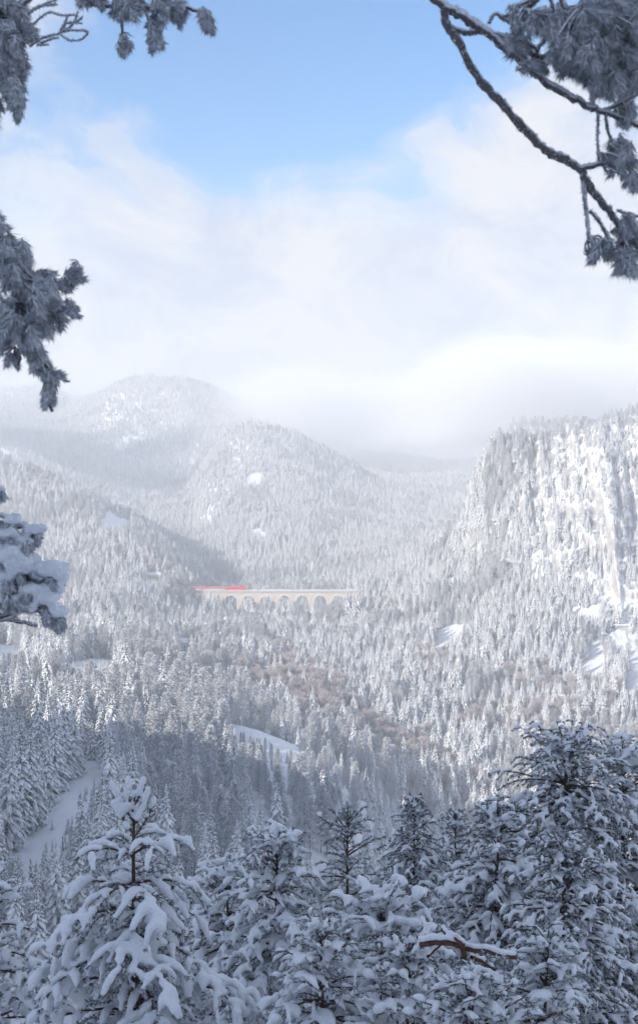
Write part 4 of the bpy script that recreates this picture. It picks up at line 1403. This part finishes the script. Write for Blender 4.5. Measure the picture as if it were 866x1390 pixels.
near_pine('dark slender pine with light snow, its pointed top in the middle of the lower picture', 562, 1078, 33, 2.9, 18, droop=.55, snow_r=.065, twig_len=.42, twig_step=.16, voxel=.042, nn=16, nw=.010, whorl=.27, nb=8, snow_prob=.75, shape=.85)
near_pine('bushy snowy pine filling the gap below the dark slender pine', 518, 1200, 19, 2.2, 21, droop=.5, snow_r=.078, twig_len=.42, twig_step=.15, voxel=.034, nn=12, nb=7, whorl=.3, shape=.55)
near_pine('broad round-topped pine at the lower right, its crown a mass of small snowy tufts', 768, 1000, 29, 3.7, 24, droop=.6, snow_r=.058, twig_len=.44, twig_step=.17, voxel=.038, nn=14, nw=.009, whorl=.28, nb=11, snow_prob=.85, shape=.42, thin=.1)
near_pine('snowy pine at the right edge, crowding the broad round-topped pine', 846, 1014, 31, 3.2, 27, droop=.5, snow_r=.068, twig_len=.42, twig_step=.2, voxel=.042, nn=12, nw=.01, whorl=.33, nb=9, snow_prob=.85, shape=.42)
near_pine('lower pine leaning against the left side of the broad round-topped pine', 676, 1086, 25, 2.4, 30, droop=.5, snow_r=.066, twig_len=.38, twig_step=.15, voxel=.034, nn=13, nw=.008, whorl=.29, nb=7, snow_prob=.85, shape=.55)
near_pine('pine with drooping snowy sprays rising in front of the broad round-topped pine', 765, 1130, 22, 2.2, 43, droop=.65, snow_r=.055, twig_len=.4, twig_step=.13, voxel=.03, nn=13, nw=.008, whorl=.28, nb=8, snow_prob=.85, shape=.55)
near_pine('small snowy pine in front at the bottom, left of the red-brown broken limbs', 436, 1240, 16, 1.5, 33, droop=.5, snow_r=.066, twig_len=.36, twig_step=.13, voxel=.028, nn=12, nb=7, whorl=.27, shape=.6)
near_pine('low snowy pine at the bottom right, right of the red-brown broken limbs', 742, 1262, 18, 2.0, 36, droop=.5, snow_r=.07, twig_len=.4, twig_step=.15, voxel=.033, nn=12, nb=7, whorl=.3, shape=.55)
near_pine('low snow-heaped pine at the very bottom, hiding the foot of the broken limbs', 640, 1312, 13.5, 1.3, 46, droop=.5, snow_r=.06, twig_len=.34, twig_step=.12, voxel=.026, nn=12, nb=7, whorl=.25, shape=.5)
near_pine('low snow-heaped pine left of the broken limbs, reaching the bottom edge', 556, 1268, 16, 1.3, 48, droop=.5, snow_r=.066, twig_len=.36, twig_step=.13, voxel=.028, nn=12, nb=7, whorl=.26, shape=.5)
near_pine('dim narrow pine between the slender pine and the broad round-topped one', 618, 1096, 38, 2.4, 39, droop=.5, snow_r=.07, twig_len=.42, twig_step=.2, voxel=.05, nn=12, nw=.012, snow_prob=.75, whorl=.33, nb=7)

# red-brown broken limbs poking out of the snow at the bottom
def limb_thing():
    rr = random.Random(77)
    o = at(632, 1300, 15.5)
    root = empty('broken_pine', tuple(o))
    tag(root, 'red-brown broken pine limbs arching out of the snow at the bottom edge', 'dead tree')
    def P(px, row, d=15.5): return at(px, row, d) - o
    gz = float(ground_z(o.x, o.y)[0]) - o.z
    SC_, SR_ = [], []
    lines = [([(634, 1420), (632, 1340), (630, 1300), (628, 1286), (612, 1281), (588, 1280), (570, 1283)], 4.5),
             ([(630, 1288), (645, 1291), (662, 1292), (680, 1299), (700, 1301)], 3.6),
             ([(629, 1284), (618, 1274), (606, 1270), (600, 1262)], 3.0),
             ([(640, 1300), (655, 1306), (672, 1318)], 2.6),
             ([(600, 1281), (590, 1290), (580, 1300)], 2.2)]
    for i, (pl, w) in enumerate(lines):
        pts = [P(x, y, 15.5 + .12 * math.sin(i * 2 + k)) for k, (x, y) in enumerate(pl)]
        if i == 0: pts.insert(0, Vector((pts[0].x, pts[0].y, gz)))
        part('trunk' if i == 0 else 'limb', tube(pts, [w * .0096 * (1.15 - .5 * k / len(pts)) for k in range(len(pts))], 8, .15, rr), M_RED_LIMB, root, True)
        a0 = 4 if i == 0 else 0
        for k in range(a0, len(pts) - 1):
            for q in range(6):
                c = pts[k].lerp(pts[k + 1], q / 6)
                r = w * .0096 * rr.uniform(1.0, 1.7)
                SC_.append((c.x, c.y, c.z + w * .0096 + r * .45)); SR_.append(r)
    snow_mesh('snow_load', SC_, SR_, .014, M_SNOW, root, .7, 3, .012)
limb_thing()
# ------------------------------------------------------------------ rimed boughs hanging into the view
def smooth_path(pts, sub=5):
    out = []
    n = len(pts)
    for i in range(n - 1):
        p0, p1, p2, p3 = pts[max(i - 1, 0)], pts[i], pts[i + 1], pts[min(i + 2, n - 1)]
        for k in range(sub):
            t = k / sub
            out.append(0.5 * ((2 * p1) + (p2 - p0) * t + (2 * p0 - 5 * p1 + 4 * p2 - p3) * t * t + (3 * p1 - p0 - 3 * p2 + p3) * t ** 3))
    out.append(pts[-1])
    return out

class Hang:
    """a tree whose trunk stands outside the picture and whose rimed boughs reach in"""
    def __init__(s, label, base, seed, d):
        s.root = empty('pine_tree', base); tag(s.root, label, 'pine tree')
        s.base = Vector(base); s.r = random.Random(seed); s.ND = Needles(seed); s.FR = Needles(seed + 1); s.d = d; s.ends = []
        s.SC_, s.SR_ = [], []
    def P(s, px, row, dd=0.0): return at(px, row, s.d + dd) - s.base
    def trunk(s, top, r0):
        n = 12
        top = Vector(top) - s.base
        pts = [Vector((top.x * k / n + .05 * math.sin(k), top.y * k / n + .04 * math.cos(k * 1.3), top.z * k / n)) for k in range(n + 1)]
        part('trunk', tube(pts, [r0 * (1 - .7 * k / n) for k in range(n + 1)], 12, .06, s.r), M_BARK_PINE, s.root, True)
        s.tp = pts
    def bough(s, line, w0, w1, name='branch', frost=1.0, pre=None, zig=1.0, keep=True):
        """line: (px, row[, depth offset]) ; w0, w1 half widths in photo pixels"""
        pts = [s.P(*p) for p in line]
        if pre: pts = [Vector(p) - s.base for p in pre] + pts
        sm = smooth_path(pts, 6)
        k = s.d / F_PX
        n = len(sm)
        for i in range(1, n - 1):
            j = k * w0 * .22 * zig
            sm[i] = sm[i] + Vector((s.r.uniform(-j, j), s.r.uniform(-j, j), s.r.uniform(-j, j)))
        rad = [k * (w0 + (w1 - w0) * i / (n - 1)) * s.r.uniform(.85, 1.15) for i in range(n)]
        part(name, tube(sm, rad, 8, .18, s.r), M_TWIG_RIME, s.root, True)
        # hoar spikes all along, longest on the windward side
        for i in range(n - 1):
            a, b = sm[i], sm[i + 1]
            L = (b - a).length
            m = max(2, int(L / (k * 1.1) * frost * 4.0))
            for _ in range(m):
                t = s.r.random()
                c = a.lerp(b, t)
                dv = Vector((s.r.gauss(0, 1), s.r.gauss(0, 1), s.r.gauss(.35, 1))).normalized()
                r = rad[i]
                q = c + dv * r * .85
                s.FR.tuft(q, dv + (b - a).normalized() * s.r.uniform(-.3, .5), 2, k * s.r.uniform(1.4, 3.2) + r * .25, k * .75, .5)
        return sm
    def tuft(s, px, row, dirv, dd=0.0, size=1.0, n=90):
        """rimed needle cluster; dirv in picture directions (right, down)"""
        k = s.d / F_PX
        p = s.P(px, row, dd)
        dv = Vector((dirv[0], s.r.uniform(-.4, .4), -dirv[1])).normalized()
        s._tuft(p, dv, size, n)
    def _tuft(s, p, dv, size, n):
        k = s.d / F_PX
        ln = .042 * size
        n = int(n * 1.9)
        for q in range(5):
            s.ND.tuft(p - dv * ln * .28 * q, dv, n // 5, ln, k * 0.62, .6 + .12 * q, back=.012, droop=.1)
        # rime caked between the needles
        s.FR.tuft(p, dv, n // 2, ln * .7, k * 1.25, .7, back=ln * .8)
        s.FR.tuft(p + dv * ln * .2, dv, n // 2, ln * .5, k * 1.5, .95, back=ln * .9)
    def mass(s, cx, cy, rx, ry, count, dirv=(0, 1), depth=.12, anchor=None, size=1.0, n=80, jit=.7, rot=0.0):
        """a bunch of tufts on short twigs fanning from an anchor point"""
        wood = []
        k = s.d / F_PX
        for _ in range(count):
            while True:
                u_, v_ = s.r.uniform(-1, 1), s.r.uniform(-1, 1)
                if u_ * u_ + v_ * v_ < 1: break
            c, sn = math.cos(rot), math.sin(rot)
            px = cx + u_ * rx * c - v_ * ry * sn
            row = cy + u_ * rx * sn + v_ * ry * c
            dd = s.r.uniform(-depth, depth)
            dv = (dirv[0] + s.r.uniform(-jit, jit) + u_ * .5, dirv[1] + s.r.uniform(-jit, jit) + v_ * .5)
            s.tuft(px, row, dv, dd, size * s.r.uniform(.75, 1.15), n)
            if anchor:
                A = s.P(*anchor); B = s.P(px, row, dd)
                mid = (A + B) / 2 + Vector((s.r.uniform(-.02, .02), s.r.uniform(-.02, .02), s.r.uniform(-.01, .03)))
                pth = smooth_path([A, mid, B], 4)
                wood.append(tube(pth, [k * 1.5] * len(pth), 5, .25, s.r))
                for i in range(len(pth) - 1):
                    for _q in range(5):
                        cpt = pth[i].lerp(pth[i + 1], s.r.random())
                        dv3 = Vector((s.r.gauss(0, 1), s.r.gauss(0, 1), s.r.gauss(.2, 1)))
                        s.FR.tuft(cpt, dv3, 2, k * 3, k * .8, .5)
        if wood: part('twigs', join3(wood), M_TWIG_RIME, s.root, True)
    def pad(s, px, row, rx, ry, dd=0.0, n=26):
        k = s.d / F_PX
        for _ in range(n):
            u_, v_, w_ = (s.r.uniform(-1, 1) for _ in range(3))
            if u_ * u_ + v_ * v_ + w_ * w_ > 1: continue
            p = s.P(px, row, dd) + Vector((u_ * rx * k, w_ * rx * k, v_ * ry * k * .6))
            s.SC_.append(tuple(p)); s.SR_.append(k * min(rx, ry) * s.r.uniform(.55, .85))
    def done(s, voxel=.008):
        V, Fc = s.ND.mesh(tent=True)
        tag(link_mesh('needles', mesh_np('needles', V, Fc), [M_NEEDLE_RIME], s.root), kind='stuff')
        V, Fc = s.FR.mesh(tent=False)
        tag(link_mesh('hoar_frost', mesh_np('hoar_frost', V, Fc), [M_FROST], s.root), kind='stuff')
        if s.SC_:
            snow_mesh('snow_load', s.SC_, s.SR_, voxel, M_SNOW, s.root, .8, 4, voxel * .8, 3)

def gz1(x, y):
    r = math.hypot(x, y)
    return -1.75 - max(0, r - 3) * .45 if y > 0 else -1.9

# right: an old limb arching overhead from a trunk behind the viewer
h = Hang('overhanging pine at top right, two long hoar-frosted boughs sweeping down to the right', (1.55, -1.3, -1.95), 5, 3.6)
h.trunk((1.2, -1.0, 4.6), .17)
top_pre = [(1.28, -1.05, 2.6), (1.0, 0.1, 2.75), (0.62, 1.6, 2.35), (0.42, 2.9, 1.85)]
h.bough([(572, -60), (590, -6), (622, 17), (655, 38), (690, 66), (722, 96), (752, 118), (790, 138), (815, 150), (870, 170), (905, 196)], 9, 4, pre=top_pre)
h.bough([(603, 12), (606, 33), (622, 55), (648, 104), (680, 138), (714, 178), (745, 205), (768, 216), (790, 232)], 5.5, 6)
h.bough([(608, 34), (630, 43), (652, 41), (664, 44)], 4, 4)
h.bough([(790, 230), (800, 252), (822, 280), (840, 304), (862, 330), (884, 372)], 5.5, 4)
h.bough([(790, 234), (793, 262), (797, 300), (800, 330)], 3.2, 2.4)
h.bough([(800, 286), (815, 302), (828, 330), (838, 350)], 2.6, 2)
h.bough([(788, 228), (815, 222), (845, 224), (880, 214)], 4, 3)
h.bough([(812, 152), (811, 185), (813, 218)], 2.0, 1.8)
h.bough([(822, 154), (826, 180), (838, 205), (850, 228)], 2.0, 1.8)
h.bough([(818, 150), (845, 138), (880, 118)], 2.6, 2.6)
h.bough([(838, 285), (858, 292), (884, 296)], 2, 1.6)
h.bough([(846, 305), (872, 325)], 2.4, 2)
# upper inner boughs going right through the dense part
h.bough([(664, 30, .1), (672, 18, .1), (686, 26, .1), (705, 34, .1), (735, 33, .12), (760, 20, .12)], 2.6, 2.2)
h.bough([(740, -14, .1), (720, 6, .1), (700, 17, .1), (680, 24, .1)], 4, 3)
h.bough([(712, 62, .06), (730, 76, .06), (760, 72, .1), (800, 66, .15), (880, 60, .2)], 4, 4)
h.bough([(756, -20, .1), (770, 20, .1), (785, 60, .1), (800, 100, .1), (806, 145, .02)], 4.5, 3)
h.bough([(870, -10, .2), (835, 30, .2), (800, 62, .2), (770, 100, .2)], 5, 3)
h.bough([(725, 72, .06), (742, 48, .06), (752, 22, .06), (746, -5, .06)], 2.6, 2.2)
h.bough([(690, 10, .08), (708, 4, .08), (735, -8, .08)], 3, 3)
h.bough([(664, 44), (690, 50), (716, 58), (732, 70)], 3, 2.4)
h.mass(812, 40, 66, 48, 74, (.1, .9), .28, (790, 10, .1), 1.1, 80)
h.mass(835, 95, 44, 34, 40, (.0, 1), .22, (812, 60, .1), 1.05, 80)
h.mass(765, 60, 26, 36, 20, (-.2, .9), .2, (770, 20, .1), 1.0, 70)
h.mass(780, 88, 20, 22, 12, (-.3, 1), .15, (775, 60, .1), .95, 70)
h.mass(724, 30, 30, 16, 12, (.1, .7), .12, (712, 12, .1), .85, 60)
h.mass(702, 66, 16, 12, 8, (.2, .6), .08, (700, 50), .8, 60)
h.mass(735, 92, 14, 8, 6, (.7, .3), .06, (726, 84), .8, 60)
h.mass(850, 158, 20, 12, 7, (.2, 1), .1, (835, 140), .8, 60)
h.mass(842, 226, 24, 16, 13, (.2, .8), .12, (818, 222), .9, 70)
h.mass(858, 246, 10, 10, 5, (-.2, 1), .1, (850, 226), .8, 60)
h.mass(812, 344, 15, 12, 9, (-.1, .9), .08, (800, 322), .85, 70)
h.mass(850, 352, 16, 22, 16, (0, .9), .1, (848, 320), .95, 70)
h.mass(858, 312, 14, 16, 9, (.5, .5), .1, (845, 300), .8, 60)
h.mass(848, 206, 8, 14, 5, (.1, 1), .06, (832, 190), .7, 50)
h.done()

# left: pine whose rimed sprays hang in at the top and middle left
g = Hang('pine at the left edge with drooping, thickly rimed sprays hanging into the view', (-1.95, 4.1, gz1(-1.95, 4.1) - .3), 8, 4.2)
g.trunk((-1.75, 4.2, 5.4), .16)
tr = [(-1.85, 4.15, 2.4)]
g.bough([(-60, -60), (60, -30), (110, 0), (150, 8), (190, 9), (235, 8), (262, 12), (280, 24)], 4, 2, pre=tr)
g.bough([(-60, 120), (-20, 90), (0, 60), (12, 30), (30, 6), (60, -20)], 4, 3, pre=[(-1.85, 4.15, 1.2)])
g.bough([(160, 10), (165, 30), (167, 52)], 1.8, 1.5)
g.bough([(196, 10), (202, 28), (206, 46)], 1.8, 1.5)
g.bough([(20, 8), (32, 22), (22, 30), (8, 20)], 1.6, 1.2)
# bare fan of twigs
fan = [((40, 62), (60, 50), (85, 43), (100, 30), (106, 14)), ((40, 38), (56, 22), (68, 16), (85, 20), (104, 19)), ((85, 42), (100, 40), (118, 42), (112, 52), (96, 54), (82, 47)),
       ((82, 42), (88, 32), (100, 30), (112, 31)), ((92, 21), (88, 30), (87, 38)), ((28, 32), (45, 12), (62, 4), (78, -2)), ((26, 17), (40, 16), (56, 8), (76, 4)), ((55, 58), (70, 52), (80, 50)), ((50, 60), (66, 60)), ((102, 30), (108, 26), (112, 22)), ((60, 6), (72, 6), (77, 5))]
for f_ in fan:
    g.bough(list(f_), 1.3, .8, 'twig', 1.3)
g.mass(12, 40, 26, 44, 40, (.3, .6), .2, (-10, 20), 1.0, 80)
g.mass(36, 50, 14, 14, 9, (.7, .4), .1, (20, 40), .85, 70)
g.mass(20, 102, 17, 34, 32, (.15, 1), .16, (4, 60), 1.0, 80)
g.mass(20, 140, 12, 22, 12, (.3, 1), .1, (10, 110), .85, 70)
g.mass(-6, 150, 8, 26, 8, (0, 1), .1, (-14, 110), .85, 60)
g.mass(130, 4, 22, 9, 9, (.2, 1), .08, (130, -8), .75, 60)
g.mass(175, 10, 24, 15, 17, (.1, 1), .1, (170, 4), .95, 70)
g.mass(172, 66, 9, 9, 5, (0, 1), .05, (167, 50), .8, 70)
g.mass(208, 50, 13, 18, 11, (0, 1), .07, (203, 26), .8, 70)
g.mass(225, 16, 22, 14, 14, (.1, 1), .1, (220, 6), .9, 70)
g.mass(245, 22, 12, 12, 7, (.3, 1), .07, (240, 8), .8, 70)
g.mass(280, 33, 10, 14, 9, (.2, 1), .06, (272, 16), .8, 70)
# middle left spray
g.bough([(-70, 250), (-10, 300), (10, 340), (22, 380), (30, 420), (42, 460), (58, 500), (66, 540), (70, 558)], 5, 2, pre=[(-1.9, 4.1, .95)])
g.bough([(12, 345), (40, 372), (62, 392), (84, 388), (104, 374)], 2.8, 1.8)
g.bough([(24, 400), (60, 420), (88, 424), (104, 420)], 2.6, 1.6)
g.bough([(58, 500), (78, 512), (94, 518)], 2, 1.4)
g.mass(-2, 330, 16, 44, 22, (.3, .8), .2, (-20, 300), 1.0, 80)
g.mass(22, 365, 24, 30, 30, (.4, .8), .2, (5, 340), 1.0, 80)
g.mass(48, 400, 30, 30, 38, (.4, .8), .2, (25, 380), 1.0, 80)
g.mass(64, 430, 24, 24, 26, (.3, 1), .16, (45, 410), 1.0, 80)
g.mass(25, 440, 34, 34, 40, (.0, 1), .2, (20, 410), 1.05, 80)
g.mass(8, 470, 12, 12, 6, (-.2, 1), .1, (10, 450), .9, 70)
g.mass(50, 488, 14, 14, 9, (.3, 1), .1, (44, 464), .85, 70)
g.mass(70, 512, 16, 10, 9, (.7, .7), .08, (60, 500), .8, 70)
g.mass(66, 540, 9, 14, 10, (0, 1), .06, (62, 520), .75, 60)
g.mass(18, 490, 10, 10, 4, (-.1, 1), .06, (20, 470), .7, 60)
g.mass(104, 373, 12, 8, 8, (.8, 0), .05, (92, 384), .75, 70)
g.mass(86, 388, 9, 7, 5, (.7, .5), .05, (76, 392), .7, 60)
g.mass(100, 422, 11, 8, 7, (.8, .3), .05, (86, 424), .75, 70)
g.mass(66, 377, 10, 6, 4, (.7, 0), .05, (56, 386), .7, 60)
for a_ in ((103, 366, 12, 4), (66, 371, 9, 4), (98, 416, 8, 3), (40, 348, 8, 4)):
    g.pad(*a_)
g.done(.006)

# lower left: pine bough under soft snow pillows
q = Hang('pine bough at the left edge carrying soft rounded snow pillows', (-2.75, 6.6, gz1(-2.75, 6.6) - .5), 13, 6.2)
q.trunk((-2.6, 6.7, 2.2), .15)
q.bough([(-120, 800), (-40, 836), (0, 838), (30, 828), (60, 832), (80, 842)], 4, 2, pre=[(-2.68, 6.6, -.9)])
q.bough([(-60, 850), (10, 842), (50, 850)], 3, 2)
q.bough([(-80, 720), (-10, 712), (30, 716), (52, 722)], 3, 2, pre=[(-2.68, 6.6, -.45)])
q.bough([(-60, 740), (0, 770), (30, 800), (60, 830), (84, 838)], 4, 2)
q.bough([(0, 775), (40, 785), (66, 775), (84, 780)], 3, 2)
for (x, y, rx, ry, c_) in ((10, 716, 20, 8, 8), (46, 726, 12, 10, 7), (36, 742, 14, 8, 8), (10, 730, 16, 12, 10), (10, 766, 24, 16, 14), (40, 780, 16, 14, 12), (68, 790, 18, 16, 14), (6, 794, 18, 14, 12),
                           (45, 812, 24, 18, 16), (70, 830, 16, 18, 14), (20, 818, 22, 14, 12), (80, 845, 8, 10, 6), (-2, 668, 8, 9, 5), (30, 800, 20, 10, 10), (-10, 820, 16, 14, 8)):
    q.mass(x, y + 5, rx, ry * .8, c_ + 4, (.2, 1.0), .12, (x - 10, y - 4), .95, 60)
for a_ in ((8, 703, 24, 9), (46, 718, 13, 9), (22, 708, 14, 6), (10, 722, 20, 9), (34, 734, 14, 8), (14, 752, 26, 16), (32, 762, 20, 16), (8, 742, 16, 10), (70, 772, 18, 13), (58, 778, 14, 9), (84, 782, 8, 12), (8, 782, 16, 11),
           (50, 800, 17, 13), (66, 812, 15, 12), (12, 812, 18, 9), (30, 806, 13, 9), (80, 830, 11, 10), (2, 798, 12, 9), (26, 775, 14, 9), (40, 822, 12, 9), (-3, 662, 8, 7), (76, 800, 9, 10), (50, 768, 8, 6)):
    q.pad(*a_, dd=-.07, n=44)
q.done(.009)
# ------------------------------------------------------------------ the air
m, nt, N, L = new_mat('haze_air')
N.remove(N['Principled BSDF'])
pv = nd(nt, 'ShaderNodeVolumePrincipled')
pv.inputs['Density'].default_value = 0.00029
pv.inputs['Color'].default_value = (0.95, 0.975, 1.0, 1)
pv.inputs['Anisotropy'].default_value = 0.0
L.new(pv.outputs[0], N['Material Output'].inputs['Volume'])
gmax = float(max(GZ.max(), 0)) + 45; gmin = float(GZ.min()) - 1.5
haze = link_mesh('haze', box_mesh('haze', -9500, 9500, -9500, 9500, gmin, gmax), [m])
tag(haze, kind='stuff')

cloud_volume('cliff_cloud', 'soft white cloud hanging over the top of the right-hand cliff', -20, 1500, 1080, 2300, 15, 165, 0.02, 0.007, 0.33, 0.5, 0.25, 3.0, edge=(.12, .2, .22))
cloud_volume('mountain_cloud', 'grey-white cloud bank lying on the ridge between the mountain and the cliff', -520, 1700, 2950, 4500, -100, 330, 0.0052, 0.0030, 0.34, 0.42, 0.3, 8.0, edge=(.2, .2, .25))
cloud_volume('shade_cloud', 'unseen low cloud added off to the left to shade the mountain flank', -1850, -1050, 1850, 2950, 460, 680, 0.025, 0.006, 0.35, 0.35, 0.0, 5.0, edge=(.2, .2, .2))  # added outside the view only to cast shade on the back mountain
